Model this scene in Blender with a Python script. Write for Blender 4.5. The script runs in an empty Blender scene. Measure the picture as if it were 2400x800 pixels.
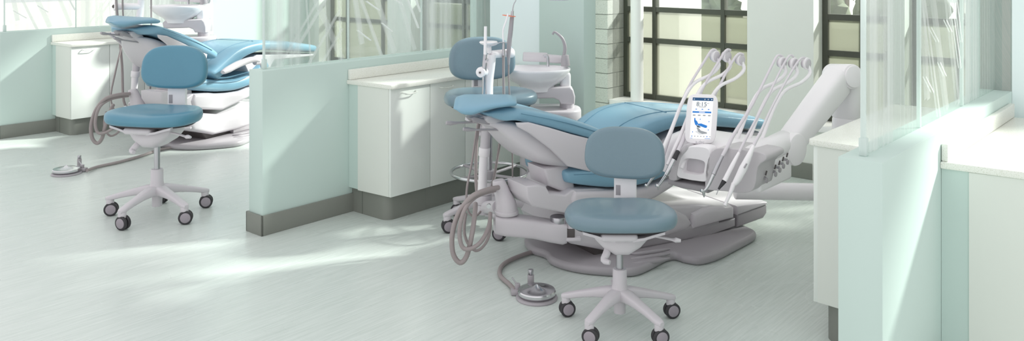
import bpy, bmesh, math, random
from mathutils import Vector, Matrix
random.seed(7)
PI = math.pi
C = bpy.context.scene.collection
sc = bpy.context.scene

# ------------------------------------------------------------------ camera, world, sun, exposure
cam_d = bpy.data.cameras.new('camera'); cam = bpy.data.objects.new('camera', cam_d); C.objects.link(cam)
cam.location = (0, 0, 1.7); cam.rotation_euler = (PI/2, 0, 0)
cam_d.sensor_width = 36; cam_d.lens = 30.0; cam_d.shift_y = -490/2400; cam_d.clip_end = 200
sc.camera = cam
S1 = (0.652, 0.758)      # room direction s: away from us to the right, towards the windows
T1 = (0.758, -0.652)     # room direction t: along the window wall, to the right
def R3(s, t, z=0.0): return Vector((S1[0]*s + T1[0]*t, S1[1]*s + T1[1]*t, z))
ROOM_ANG = math.atan2(S1[1], S1[0])          # local x = s, local y = -t

world = bpy.data.worlds.new('world'); sc.world = world; world.use_nodes = True
wn = world.node_tree.nodes; bg = wn['Background']
bg.inputs['Color'].default_value = (1.0, 0.992, 1.0, 1); bg.inputs['Strength'].default_value = 1.04
sun_d = bpy.data.lights.new('sun', 'SUN'); sun = bpy.data.objects.new('sun', sun_d); C.objects.link(sun)
sun_d.energy = 8.6; sun_d.angle = math.radians(4.5); sun_d.color = (1.0, 0.985, 0.95)
sdir = Vector((-S1[0] - .62*T1[0], -S1[1] - .62*T1[1], -0.76)).normalized()
sun.rotation_euler = sdir.to_track_quat('-Z', 'Y').to_euler(); sun.location = R3(12, 4, 9)
vs = sc.view_settings; vs.view_transform = 'Standard'; vs.look = 'None'; vs.gamma = 1; vs.use_curve_mapping = False
vs.exposure = 0.03

# ------------------------------------------------------------------ materials
MATS = {}
def nodes_of(name):
    m = bpy.data.materials.new(name); m.use_nodes = True; MATS[name] = m
    nt = m.node_tree; return m, nt, nt.nodes, nt.links, nt.nodes['Principled BSDF']
def mat(name, col, rough=.4, metal=0, coat=0, noise=0, nscale=30, bump=0, bscale=200, spec=.5):
    m, nt, N, L, b = nodes_of(name)
    b.inputs['Base Color'].default_value = (*col, 1); b.inputs['Roughness'].default_value = rough
    b.inputs['Metallic'].default_value = metal; b.inputs['Coat Weight'].default_value = coat
    b.inputs['Specular IOR Level'].default_value = spec
    tc = N.new('ShaderNodeTexCoord')
    if noise:
        n = N.new('ShaderNodeTexNoise'); n.inputs['Scale'].default_value = nscale; n.inputs['Detail'].default_value = 3
        L.new(tc.outputs['Object'], n.inputs['Vector'])
        r = N.new('ShaderNodeMix'); r.data_type = 'RGBA'
        r.inputs['A'].default_value = (*[c*(1-noise) for c in col], 1); r.inputs['B'].default_value = (*[min(1, c*(1+noise)) for c in col], 1)
        L.new(n.outputs['Fac'], r.inputs['Factor']); L.new(r.outputs['Result'], b.inputs['Base Color'])
    if bump:
        n = N.new('ShaderNodeTexNoise'); n.inputs['Scale'].default_value = bscale
        L.new(tc.outputs['Object'], n.inputs['Vector'])
        bp = N.new('ShaderNodeBump'); bp.inputs['Strength'].default_value = bump; bp.inputs['Distance'].default_value = .002
        L.new(n.outputs['Fac'], bp.inputs['Height']); L.new(bp.outputs['Normal'], b.inputs['Normal'])
    return m
def srgb(r, g, b):
    return tuple(((c/255)/12.92 if c/255 <= .04045 else ((c/255+.055)/1.055)**2.4) for c in (r, g, b))
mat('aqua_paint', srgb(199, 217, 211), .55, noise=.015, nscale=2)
mat('pale_paint', srgb(232, 235, 230), .55, noise=.015, nscale=2)
mat('sunlit_wall_tint', srgb(236, 248, 249), .5, noise=.01, nscale=2)  # pale wall colour with the sun's brightness painted in
mat('white_paint', srgb(246, 245, 245), .5)
mat('grey_skirting', srgb(132, 135, 128), .45, noise=.03, nscale=8)
mat('laminate', srgb(232, 237, 232), .32, noise=.01, nscale=3)
mat('laminate_end', srgb(224, 228, 221), .4, noise=.01, nscale=3)
mat('gap_dark', srgb(110, 115, 108), .8)
mat('mullion', srgb(74, 76, 66), .45, noise=.04)
mat('vinyl', srgb(124, 166, 188), .33, coat=.15, noise=.03, nscale=9, bump=.25, bscale=420)
mat('vinyl_deep', srgb(86, 140, 163), .33, coat=.15, noise=.03, nscale=9, bump=.25, bscale=420)
mat('vinyl_grey', srgb(116, 139, 151), .33, coat=.12, noise=.03, nscale=9, bump=.25, bscale=420)
mat('vinyl_seam', srgb(88, 132, 156), .5)
mat('plastic', srgb(208, 203, 208), .34, noise=.012, nscale=5)
mat('plastic_white', srgb(247, 243, 246), .28, noise=.01, nscale=5)
mat('pod_grey', srgb(200, 195, 199), .34, noise=.01)
mat('plastic_grey', srgb(167, 162, 167), .34, noise=.015, nscale=5)
mat('hose_grey', srgb(158, 148, 148), .45)
mat('hose_light', srgb(222, 216, 222), .4)
mat('ceramic', srgb(247, 245, 248), .12, coat=.5)
mat('chrome', (.62, .62, .64), .16, metal=1)
mat('steel', (.50, .49, .52), .28, metal=1)
mat('black_rubber', srgb(52, 50, 54), .5)
mat('wheel_grey', srgb(160, 152, 160), .45)
mat('orange_plastic', srgb(235, 120, 80), .4)
mat('dark_recess', srgb(88, 82, 82), .6)
mat('bark', srgb(110, 100, 85), .9, noise=.2, nscale=6)
mat('lawn', srgb(120, 135, 90), .9, noise=.2, nscale=.7)
mat('leaf', srgb(100, 110, 84), .8, noise=.35, nscale=3)
mat('paving', srgb(205, 205, 195), .8, noise=.06, nscale=1)
for nme, col in (('screen_white', (1, 1, 1)), ('screen_navy', srgb(10, 75, 120)), ('screen_blue', srgb(20, 120, 205)),
                 ('screen_grey', srgb(150, 155, 160)), ('screen_dark', srgb(50, 80, 100)), ('screen_pale', srgb(215, 217, 220))):
    m, nt, N, L, b = nodes_of(nme)
    b.inputs['Base Color'].default_value = (*[c*.1 for c in col], 1); b.inputs['Emission Color'].default_value = (*col, 1)
    b.inputs['Emission Strength'].default_value = .95; b.inputs['Roughness'].default_value = .3
# speckled worktop
m, nt, N, L, b = nodes_of('stone')
tc = N.new('ShaderNodeTexCoord')
n = N.new('ShaderNodeTexNoise'); n.inputs['Scale'].default_value = 260; n.inputs['Detail'].default_value = 3; L.new(tc.outputs['Object'], n.inputs['Vector'])
cr = N.new('ShaderNodeValToRGB'); e = cr.color_ramp.elements
e[0].position = .36; e[0].color = (*srgb(218, 220, 207), 1); e[1].position = .46; e[1].color = (*srgb(238, 239, 232), 1)
L.new(n.outputs['Fac'], cr.inputs['Fac']); L.new(cr.outputs['Color'], b.inputs['Base Color']); b.inputs['Roughness'].default_value = .25
# sheet floor with fine brushed streaks
m, nt, N, L, b = nodes_of('sheet_floor')
tc = N.new('ShaderNodeTexCoord'); mp = N.new('ShaderNodeMapping'); mp.inputs['Rotation'].default_value = (0, 0, math.radians(-18)); mp.inputs['Scale'].default_value = (2.2, 60, 1)
L.new(tc.outputs['Object'], mp.inputs['Vector'])
n = N.new('ShaderNodeTexNoise'); n.inputs['Scale'].default_value = 1.6; n.inputs['Detail'].default_value = 6; n.inputs['Roughness'].default_value = .65
L.new(mp.outputs['Vector'], n.inputs['Vector'])
cr = N.new('ShaderNodeValToRGB'); e = cr.color_ramp.elements
e[0].position = .3; e[0].color = (*srgb(196, 206, 200), 1); e[1].position = .7; e[1].color = (*srgb(222, 229, 225), 1)
L.new(n.outputs['Fac'], cr.inputs['Fac']); L.new(cr.outputs['Color'], b.inputs['Base Color'])
n2 = N.new('ShaderNodeTexNoise'); n2.inputs['Scale'].default_value = 3; L.new(tc.outputs['Object'], n2.inputs['Vector'])
mr = N.new('ShaderNodeMapRange'); mr.inputs['To Min'].default_value = .22; mr.inputs['To Max'].default_value = .34
L.new(n2.outputs['Fac'], mr.inputs['Value']); L.new(mr.outputs['Result'], b.inputs['Roughness'])
b.inputs['Specular IOR Level'].default_value = .5
# painted brick
m, nt, N, L, b = nodes_of('brick')
tc = N.new('ShaderNodeTexCoord'); sp = N.new('ShaderNodeSeparateXYZ'); L.new(tc.outputs['Object'], sp.inputs[0])
ad = N.new('ShaderNodeMath'); ad.operation = 'ADD'; L.new(sp.outputs['X'], ad.inputs[0]); L.new(sp.outputs['Y'], ad.inputs[1])
cb = N.new('ShaderNodeCombineXYZ'); L.new(ad.outputs[0], cb.inputs['X']); L.new(sp.outputs['Z'], cb.inputs['Y'])
br = N.new('ShaderNodeTexBrick'); br.inputs['Scale'].default_value = 1; br.inputs['Brick Width'].default_value = .34; br.inputs['Row Height'].default_value = .135
br.inputs['Mortar Size'].default_value = .004; br.inputs['Color1'].default_value = (*srgb(226, 228, 222), 1); br.inputs['Color2'].default_value = (*srgb(214, 217, 210), 1)
br.inputs['Mortar'].default_value = (*srgb(135, 140, 132), 1); L.new(cb.outputs[0], br.inputs['Vector'])
n = N.new('ShaderNodeTexNoise'); n.inputs['Scale'].default_value = 190; n.inputs['Detail'].default_value = 6; L.new(tc.outputs['Object'], n.inputs['Vector'])
mx = N.new('ShaderNodeMix'); mx.data_type = 'RGBA'; mx.blend_type = 'MULTIPLY'; mx.inputs['Factor'].default_value = .45
cr = N.new('ShaderNodeValToRGB'); cr.color_ramp.elements[0].position = .4; cr.color_ramp.elements[0].color = (.42, .43, .40, 1); cr.color_ramp.elements[1].position = .46
L.new(n.outputs['Fac'], cr.inputs['Fac']); L.new(br.outputs['Color'], mx.inputs['A']); L.new(cr.outputs['Color'], mx.inputs['B'])
L.new(mx.outputs['Result'], b.inputs['Base Color']); b.inputs['Roughness'].default_value = .8
bp = N.new('ShaderNodeBump'); bp.inputs['Strength'].default_value = .5; bp.inputs['Distance'].default_value = .01
L.new(n.outputs['Fac'], bp.inputs['Height']); L.new(bp.outputs['Normal'], b.inputs['Normal'])

def glass_mat(name, tint, haze_fn=None, haze=.0, haze_col=(.93, .95, .94), gloss=.08, rough=.03):
    """clear sheet: transparent + a little reflection + etched (diffusing) areas"""
    m = bpy.data.materials.new(name); m.use_nodes = True; MATS[name] = m
    nt = m.node_tree; N, L = nt.nodes, nt.links; N.clear()
    out = N.new('ShaderNodeOutputMaterial'); tr = N.new('ShaderNodeBsdfTransparent'); tr.inputs[0].default_value = (*tint, 1)
    gl = N.new('ShaderNodeBsdfGlossy'); gl.inputs['Roughness'].default_value = rough
    m1 = N.new('ShaderNodeMixShader'); m1.inputs[0].default_value = gloss
    L.new(tr.outputs[0], m1.inputs[1]); L.new(gl.outputs[0], m1.inputs[2])
    df = N.new('ShaderNodeBsdfDiffuse'); df.inputs[0].default_value = (*haze_col, 1)
    tl = N.new('ShaderNodeBsdfTranslucent'); tl.inputs[0].default_value = (*haze_col, 1)
    m2 = N.new('ShaderNodeMixShader'); m2.inputs[0].default_value = .55; L.new(df.outputs[0], m2.inputs[1]); L.new(tl.outputs[0], m2.inputs[2])
    m3 = N.new('ShaderNodeMixShader'); L.new(m1.outputs[0], m3.inputs[1]); L.new(m2.outputs[0], m3.inputs[2])
    if haze_fn: L.new(haze_fn(nt), m3.inputs[0])
    else: m3.inputs[0].default_value = haze
    L.new(m3.outputs[0], out.inputs[0]); return m
def mth(nt, op, a, b=None, c=None):
    n = nt.nodes.new('ShaderNodeMath'); n.operation = op
    for i, v in enumerate((a, b, c)):
        if v is None: continue
        if isinstance(v, (int, float)): n.inputs[i].default_value = v
        else: nt.links.new(v, n.inputs[i])
    return n.outputs[0]
def etched(lines, bands, base, mask=9):
    """lines: (x0, z0, x1, z1, halfwidth, amount); bands of vertical brushed frost by noise"""
    def fn(nt):
        N, L = nt.nodes, nt.links
        tc = N.new('ShaderNodeTexCoord'); sp = N.new('ShaderNodeSeparateXYZ'); L.new(tc.outputs['Object'], sp.inputs[0])
        X, Z = sp.outputs['X'], sp.outputs['Z']
        mp = N.new('ShaderNodeMapping'); mp.inputs['Scale'].default_value = (14, 1, .25); L.new(tc.outputs['Object'], mp.inputs['Vector'])
        nz = N.new('ShaderNodeTexNoise'); nz.inputs['Scale'].default_value = 1; nz.inputs['Detail'].default_value = 5; L.new(mp.outputs[0], nz.inputs['Vector'])
        mr = N.new('ShaderNodeMapRange'); mr.inputs['From Min'].default_value = .38; mr.inputs['From Max'].default_value = .68
        mr.inputs['To Min'].default_value = base; mr.inputs['To Max'].default_value = base + bands; L.new(nz.outputs['Fac'], mr.inputs['Value'])
        mk = N.new('ShaderNodeMapRange'); mk.inputs['From Min'].default_value = mask; mk.inputs['From Max'].default_value = mask+.05
        mk.inputs['To Min'].default_value = 1; mk.inputs['To Max'].default_value = .3; L.new(X, mk.inputs['Value'])
        acc = mth(nt, 'MULTIPLY', mr.outputs['Result'], mk.outputs['Result'])
        for x0, z0, x1, z1, w, amt in lines:
            dx, dz = x1-x0, z1-z0; ln = math.hypot(dx, dz); dx /= ln; dz /= ln
            px = mth(nt, 'SUBTRACT', X, x0); pz = mth(nt, 'SUBTRACT', Z, z0)
            along = mth(nt, 'ADD', mth(nt, 'MULTIPLY', px, dx), mth(nt, 'MULTIPLY', pz, dz))
            across = mth(nt, 'ABSOLUTE', mth(nt, 'SUBTRACT', mth(nt, 'MULTIPLY', px, dz), mth(nt, 'MULTIPLY', pz, dx)))
            inside = mth(nt, 'MULTIPLY', mth(nt, 'LESS_THAN', across, w), mth(nt, 'COMPARE', along, ln/2, ln/2))
            acc = mth(nt, 'MAXIMUM', acc, mth(nt, 'MULTIPLY', inside, amt))
        return acc
    return fn
glass_mat('clear_pane', (.97, 1, .98), haze=.03, gloss=.06)
glass_mat('frosted_pane', (.93, .95, .91), haze=.46, haze_col=srgb(168, 170, 156), gloss=.03, rough=.2)
glass_mat('edge_glass', (.86, .95, .92), haze=.8, haze_col=(.90, .94, .93), gloss=.15)
glass_mat('panel_brushed', (.93, .965, .95), etched([(.45, .0, .43, 1.3, .0015, .6), (.50, .0, .49, .9, .0015, .6), (.56, .0, .545, 1.1, .0015, .6)], .5, .14, .30), gloss=.07)
glass_mat('panel_rays', (.93, .965, .95), etched(
    [(.02, .95, .42, .02, .022, .40), (.16, 1.2, .62, .02, .018, .40), (.10, 1.3, .66, .18, .006, .95), (.20, 1.3, .68, .3, .006, .95),
     (.36, 1.3, .68, .55, .012, .6), (.05, .55, .30, .0, .012, .5), (.30, .24, .40, .17, .004, .9), (.16, .40, .28, .33, .004, .9),
     (.08, .20, .20, .12, .004, .9), (.40, .42, .50, .36, .004, .9), (.0, .75, .12, .1, .02, .45), (.45, .95, .65, .75, .01, .7)], .12, .12), gloss=.07)
glass_mat('panel_stalks', (.93, .965, .95), etched(
    [(.10, 1.0, .62, .0, .022, .25), (.28, .9, .36, .0, .0025, .6), (.44, .9, .50, .0, .0025, .6), (.56, 1.0, .61, .0, .003, .6),
     (.2, .05, .5, .45, .010, .35), (.12, .02, .42, .42, .007, .35), (.34, .0, .60, .35, .008, .35), (.45, .0, .62, .22, .008, .35)], .4, .12, .26), gloss=.07)

# ------------------------------------------------------------------ mesh helpers
class MB:
    def __init__(s): s.v = []; s.f = []; s.m = []; s.mats = []
    def mi(s, name):
        if name not in s.mats: s.mats.append(name)
        return s.mats.index(name)
    def add(s, verts, faces, m, M=None):
        o = len(s.v); k = s.mi(m)
        s.v += [tuple(M @ Vector(p)) if M else tuple(p) for p in verts]
        s.f += [[i+o for i in f] for f in faces]; s.m += [k]*len(faces); return s
    def rings(s, rings, m, cap=True, M=None, closed=False):
        n = len(rings[0]); V = [p for r in rings for p in r]; F = []
        R = len(rings)
        for i in range(R if closed else R-1):
            j = (i+1) % R
            for k in range(n):
                l = (k+1) % n; F.append([i*n+k, i*n+l, j*n+l, j*n+k])
        if cap and not closed: F.append(list(range(n))[::-1]); F.append([(R-1)*n+k for k in range(n)])
        return s.add(V, F, m, M)
    def box(s, lo, hi, m, bev=0, M=None, seg=2):
        bm = bmesh.new(); bmesh.ops.create_cube(bm, size=1)
        for v in bm.verts: v.co = Vector([(lo[i]+hi[i])/2 + v.co[i]*(hi[i]-lo[i]) for i in range(3)])
        if bev: bmesh.ops.bevel(bm, geom=bm.edges[:], offset=min(bev, min(abs(hi[i]-lo[i]) for i in range(3))*.49), segments=seg, affect='EDGES', profile=.5)
        return s.bm(bm, m, M)
    def bm(s, bm, m, M=None):
        bm.verts.index_update(); V = [tuple(v.co) for v in bm.verts]; F = [[v.index for v in f.verts] for f in bm.faces]; bm.free()
        return s.add(V, F, m, M)
    def prism(s, poly, d0, d1, m, axis='y', bev=0, M=None, seg=3):
        """poly of (a, z) extruded along y (or (x, y) along z)"""
        def P(p, d): return (p[0], d, p[1]) if axis == 'y' else ((p[0], p[1], d) if axis == 'z' else (d, p[0], p[1]))
        bm = bmesh.new(); A = [bm.verts.new(P(p, d0)) for p in poly]; B = [bm.verts.new(P(p, d1)) for p in poly]; n = len(poly)
        bm.faces.new(A); bm.faces.new(B[::-1])
        for i in range(n): bm.faces.new([A[i], B[i], B[(i+1) % n], A[(i+1) % n]])
        bmesh.ops.recalc_face_normals(bm, faces=bm.faces[:])
        if bev:
            ed = [e for e in bm.edges if (e.verts[0] in A and e.verts[1] in A) or (e.verts[0] in B and e.verts[1] in B)]
            bmesh.ops.bevel(bm, geom=ed, offset=bev, segments=seg, affect='EDGES', profile=.5, clamp_overlap=True)
        return s.bm(bm, m, M)
    def tube(s, pts, r, m, seg=10, smooth=6, M=None, flat=1.0, closed=False):
        P = spline(pts, smooth, closed) if smooth else [Vector(p) for p in pts]
        rr = r if isinstance(r, (list, tuple)) else [r]*len(pts); n = len(P); out = []
        up = Vector((0, 0, 1)); prev = None
        for i, p in enumerate(P):
            if closed: t = (P[(i+1) % n]-P[i-1]).normalized()
            else: t = (P[min(i+1, n-1)]-P[max(i-1, 0)]).normalized()
            if prev is None:
                u = t.orthogonal().normalized() if abs(t.z) > .9 else t.cross(up).normalized()
            else:
                u = (prev - t*prev.dot(t)).normalized()
            prev = u; w = t.cross(u)
            f = i/(n-1)*(len(rr)-1) if n > 1 else 0; a = int(min(f, len(rr)-2)) if len(rr) > 1 else 0
            rad = rr[a]+(rr[min(a+1, len(rr)-1)]-rr[a])*(f-a)
            out.append([p+u*(rad*math.cos(2*PI*k/seg))+w*(rad*flat*math.sin(2*PI*k/seg)) for k in range(seg)])
        return s.rings(out, m, True, M, closed)
    def lathe(s, prof, m, seg=28, M=None):
        """prof of (r, z)"""
        return s.rings([[(max(r, .0004)*math.cos(2*PI*k/seg), max(r, .0004)*math.sin(2*PI*k/seg), z) for k in range(seg)] for r, z in prof], m, True, M)
    def cyl(s, p0, p1, r, m, seg=20, bev=0, r1=None):
        p0, p1 = Vector(p0), Vector(p1); L = (p1-p0).length; r1 = r if r1 is None else r1
        M = Matrix.Translation(p0) @ (p1-p0).to_track_quat('Z', 'Y').to_matrix().to_4x4()
        pr = [(r, 0), (r1, L)] if not bev else [(r-bev, 0), (r-bev*.3, bev*.3), (r, bev), (r1, L-bev), (r1-bev*.3, L-bev*.3), (r1-bev, L)]
        return s.lathe(pr, m, seg, M)
    def build(s, name, parent=None, M=None, sharp=38):
        me = bpy.data.meshes.new(name); me.from_pydata([tuple(v) for v in s.v], [], s.f)
        for n in s.mats: me.materials.append(MATS[n])
        me.polygons.foreach_set('material_index', s.m)
        me.polygons.foreach_set('use_smooth', [True]*len(me.polygons)); me.validate(); me.update()
        bm = bmesh.new(); bm.from_mesh(me); bmesh.ops.recalc_face_normals(bm, faces=bm.faces[:]); bm.to_mesh(me); bm.free()
        me.set_sharp_from_angle(angle=math.radians(sharp))
        o = bpy.data.objects.new(name, me); C.objects.link(o)
        if M is not None: o.matrix_basis = M
        if parent: o.parent = parent
        return o
def spline(pts, k, closed=False):
    P = [Vector(p) for p in pts]; n = len(P); out = []
    for i in range(n if closed else n-1):
        if closed: a, b, c, d = P[i-1], P[i], P[(i+1) % n], P[(i+2) % n]
        else: a, b, c, d = P[max(i-1, 0)], P[i], P[i+1], P[min(i+2, n-1)]
        for j in range(k):
            t = j/k; t2 = t*t; t3 = t2*t
            out.append(.5*((2*b)+(c-a)*t+(2*a-5*b+4*c-d)*t2+(3*b-a-3*c+d)*t3))
    if not closed: out.append(P[-1])
    return out
def sline(pts, k):    # 2-D version
    return [(p.x, p.y) for p in spline([(a, b, 0) for a, b in pts], k)]
def empty(name, loc, rz=0, scale=1.0, label=None, cat=None, group=None):
    o = bpy.data.objects.new(name, None); C.objects.link(o); o.location = loc; o.rotation_euler = (0, 0, rz); o.scale = (scale,)*3
    o.empty_display_size = .1
    return tag(o, label, cat, group)
def tag(o, label=None, cat=None, group=None, kind=None):
    if label: o['label'] = label
    if cat: o['category'] = cat
    if group: o['group'] = group
    if kind: o['kind'] = kind
    return o
def copy_tree(o, parent=None):
    c = o.copy(); C.objects.link(c); c.parent = parent
    for ch in list(o.children): copy_tree(ch, c)
    return c
def sup_ring(cx, cz, ang, hw, hh, y0=0, n=28, e=4.0, skew=0):
    """super-ellipse in the plane spanned by y and a normal tilted by ang in (x, z)"""
    out = []
    for k in range(n):
        t = 2*PI*k/n; c, s_ = math.cos(t), math.sin(t)
        a = math.copysign(abs(c)**(2/e), c)*hw; b = math.copysign(abs(s_)**(2/e), s_)*hh
        out.append((cx - math.sin(ang)*b, y0 + a, cz + math.cos(ang)*b))
    return out
def D(u, v, Y): return Vector(((u-1200)/2000*Y, Y, 1.7-(v+90)*Y/2000))
def G(u, v, z=0.0): return D(u, v, (1.7-z)*2000/(v+90))

# ------------------------------------------------------------------ room
RM = Matrix.Rotation(ROOM_ANG, 4, 'Z')        # room-local: x = s, y = -t
def rbox(mb, s0, s1, t0, t1, z0, z1, m, bev=0): return mb.box((s0, -t1, z0), (s1, -t0, z1), m, bev)
def struct(mb, name): return tag(mb.build(name, None, RM), kind='structure')
BAYS = (-13.45, -9.05, -4.62, -0.93, 3.6)      # right-hand (t) faces of the partitions
fl = MB(); rbox(fl, -1.5, 6.76, -14.5, 6, -.05, 0, 'sheet_floor'); struct(fl, 'floor')
ga = MB(); rbox(ga, 6.98, 40, -40, 30, -.12, -.06, 'paving'); tag(ga.build('courtyard_ground', None, RM), kind='structure')
TH = .15
names = {-9.05: 'left', -4.62: 'middle', -0.93: 'right'}
for tf, nm in names.items():
    mb = MB(); rbox(mb, 3.0, 5.1, tf-TH, tf, 0, 1.02, 'aqua_paint', .004); struct(mb, 'wall_'+nm)
    mb = MB(); rbox(mb, 5.1, 6.76, tf-TH, tf, 0, 4.3, 'aqua_paint' if nm == 'left' else 'pale_paint'); struct(mb, 'wall_'+nm+'_alcove')
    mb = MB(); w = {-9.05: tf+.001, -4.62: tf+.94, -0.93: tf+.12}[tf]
    rbox(mb, 5.1, 5.22, tf-.22, tf, 0, 4.3, 'aqua_paint'); rbox(mb, 5.1, 5.22, tf, min(w, tf+.52), 0, 4.3, 'sunlit_wall_tint')  # paler part: sunlight on the wall end, put into its colour
    if w > tf+.52: rbox(mb, 5.085, 5.235, tf+.52, w, 0, 4.3, 'aqua_paint', .003)  # shaded right part of the wall end, put in as darker aqua
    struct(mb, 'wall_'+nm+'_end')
    if tf < -1:
        mb = MB(); b = .014
        rbox(mb, 3.0-b, 3.0, tf-TH-b, tf+b, 0, .125, 'grey_skirting', .003)
        rbox(mb, 3.0-b, 5.1, tf, tf+b, 0, .125, 'grey_skirting', .003); rbox(mb, 3.0-b, 5.1, tf-TH-b, tf-TH, 0, .125, 'grey_skirting', .003)
        struct(mb, 'baseboard_'+nm)
    else:
        mb = MB(); rbox(mb, 3.0-.014, 3.0, tf-TH-.014, tf+.014, 0, .125, 'grey_skirting', .003); struct(mb, 'baseboard_'+nm)
    # glass screens on top of the low wall
    seams = (3.06, 3.73, 4.42, 5.1); pats = ('panel_stalks', 'panel_rays', 'panel_brushed')
    if tf == -0.93: pats = ('panel_brushed', 'panel_rays', 'panel_brushed')
    if tf == -9.05: pats = ('panel_rays', 'panel_stalks', 'panel_brushed')
    where = {-9.05: 'on the far left low wall', -4.62: 'on the middle low wall', -0.93: 'on the right low wall'}[tf]
    pos = ('nearest the wall end', 'in the middle of three', 'next to the full-height wall')
    look = {'panel_stalks': 'with etched stalks and fan shapes', 'panel_rays': 'with etched diagonal rays', 'panel_brushed': 'with vertical brushed frosting'}
    for i in range(3):
        root = empty('glass_panel', R3(seams[i]+.004, tf-.085, 1.021), ROOM_ANG, 1, 'glass panel %s, %s' % (where, pos[i]), 'glass panel', 'etched glass panels on the low walls')
        w = seams[i+1]-seams[i]-.008
        mb = MB(); mb.box((0, -.006, 0), (w, .006, 2.0), pats[i]); mb.build('pane', root)
        mb = MB(); mb.box((-.004, -.0085, 0), (.006 if i == 0 else .002, .0085, 2.0), 'edge_glass'); mb.build('edge_strip', root)
        if i == 0:
            mb = MB(); mb.box((-.010, -.013, .0), (.016, .013, .062), 'edge_glass', .002); mb.build('clamp_foot', root)

# window wall
def window(n, t0, t1, muls, z0=.44, z1=3.55):
    o = empty('window_%d' % n, R3(0, 0, 0), ROOM_ANG); tag(o, kind='structure')
    f = MB(); w = .045
    rbox(f, 6.74, 6.80, t0, t0+w, z0, z1, 'mullion'); rbox(f, 6.74, 6.80, t1-w, t1, z0, z1, 'mullion')
    rails = [z0, .955, 1.24, 2.5, z1-w]
    for z in rails: rbox(f, 6.742, 6.798, t0+w, t1-w, z, z+w, 'mullion')
    for t in muls: rbox(f, 6.738, 6.802, t-.018, t+.018, z0, z1, 'mullion')
    fo = f.build('window_frame', o); tag(fo, kind='structure')
    g = MB(); rbox(g, 6.768, 6.772, t0, t1, z0, 1.26, 'frosted_pane'); tag(g.build('frosted_pane', o), kind='structure')
    g = MB(); rbox(g, 6.768, 6.772, t0, t1, 1.262, z1, 'clear_pane'); tag(g.build('clear_pane', o), kind='structure')
    s = MB(); rbox(s, 6.5, 6.80, t0-.0, t1+.0, z0-.05, z0-.001, 'white_paint', .004); tag(s.build('window_sill', o), kind='structure')
wins = [(-4.42, -3.10, (-4.09, -3.41)), (-2.55, -2.0, (-2.24,)), (-1.88, -1.2, (-1.56,)), (-8.85, -7.55, (-8.52, -7.85)), (-7.15, -5.3, (-6.5, -5.85)), (.35, 1.6, (.7, 1.3)), (2.2, 3.3, (2.7,))]
for i, w in enumerate(wins): window(i+1, *w)
mb = MB(); edges = sorted((w[0], w[1]) for w in wins); t = -14.5
for a, b_ in edges + [(6, 6)]:
    rbox(mb, 6.56, 6.92, t, a, 0, 4.3, 'pale_paint')
    if a < 6: rbox(mb, 6.56, 6.92, a, b_, 0, .39, 'pale_paint'); rbox(mb, 6.56, 6.92, a, b_, 3.55, 4.3, 'pale_paint')
    t = b_
struct(mb, 'wall_back')
mb = MB(); rbox(mb, 6.545, 6.56, -3.10, -2.56, 0, .125, 'grey_skirting', .003); struct(mb, 'baseboard_back')
mb = MB(); rbox(mb, 6.475, 6.92, -4.619, -4.42, 0, 4.28, 'brick', .006); struct(mb, 'wall_brick_pier')
mb = MB(); mb.cyl((6.60, 4.183, .441), (6.60, 4.183, 4.25), .058, 'white_paint', 32); struct(mb, 'trim_1')

# outside: trees
def tree(s, t, h, r, label):
    o = empty('garden_tree', R3(s, t, -.06), random.random()*6, 1, label, 'tree', 'trees outside the windows')
    mb = MB(); mb.tube([(0, 0, 0), (.05, .02, h*.3), (-.04, .05, h*.6)], [.13, .1, .07], 'bark', 9); mb.build('trunk', o)
    mb = MB()
    for k in range(26):
        a = random.random()*2*PI; q = random.random()**.5*r; z = h*.62+random.uniform(-.35, .4)*h*.8
        bm = bmesh.new(); bmesh.ops.create_icosphere(bm, subdivisions=2, radius=random.uniform(.25, .5)*r)
        for v in bm.verts: v.co *= random.uniform(.78, 1.2)
        mb.bm(bm, 'leaf', Matrix.Translation((q*math.cos(a), q*math.sin(a), z)))
    mb.build('foliage', o)
tree(20, -11.2, 3.6, 1.3, 'green tree seen through the clear pane left of the white window post')
tree(18, -6.4, 4.0, 1.5, 'green tree seen through the clear panes above the reclined chair')
tree(17, -1.2, 3.2, 1.3, 'green tree seen through the narrow window by the big white arm')
tree(22, -18.5, 3.8, 1.5, 'green tree seen through the far left bay windows')
shrub = empty('garden_shrub', R3(15, -13.5, -.06), 0, 1, 'round grey-green shrub beyond the courtyard, seen through the clear panes', 'shrub', 'shrubs beyond the courtyard')
mb = MB()
for k in range(34):
    a = random.random()*2*PI; q = random.random()**.5*.62; bm = bmesh.new(); bmesh.ops.create_icosphere(bm, subdivisions=2, radius=random.uniform(.16, .34))
    for v in bm.verts: v.co *= random.uniform(.75, 1.25)
    mb.bm(bm, 'leaf', Matrix.Translation((q*math.cos(a), q*math.sin(a), random.uniform(.3, 1.45)*(1-.25*q))))
mb.build('foliage', shrub)
mb = MB(); mb.tube([(0, 0, 0), (.03, 0, .4), (0, .03, .9)], [.06, .05, .03], 'bark', 8); mb.build('stem', shrub)
for i in range(1, 7):
    c = copy_tree(shrub); c.location = R3(15+.4*math.sin(i*2.1), -13.6+1.85*i, -.06); c.rotation_euler = (0, 0, i*1.3); c.scale = (1, 1, .9+.12*math.sin(i*1.7))
mb = MB(); rbox(mb, 8.0, 8.5, -6.6, -4.55, -.06, 2.2, 'white_paint', .01); struct(mb, 'wall_garden')
hg = empty('hedge', R3(10.5, -5, -.06), ROOM_ANG, 1, 'low green hedge running along outside the frosted window panes', 'hedge')
mb = MB(); mb.box((-.4, -9, 0), (.4, 9, 1.0), 'leaf', .12); mb.build('foliage', hg)

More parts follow.
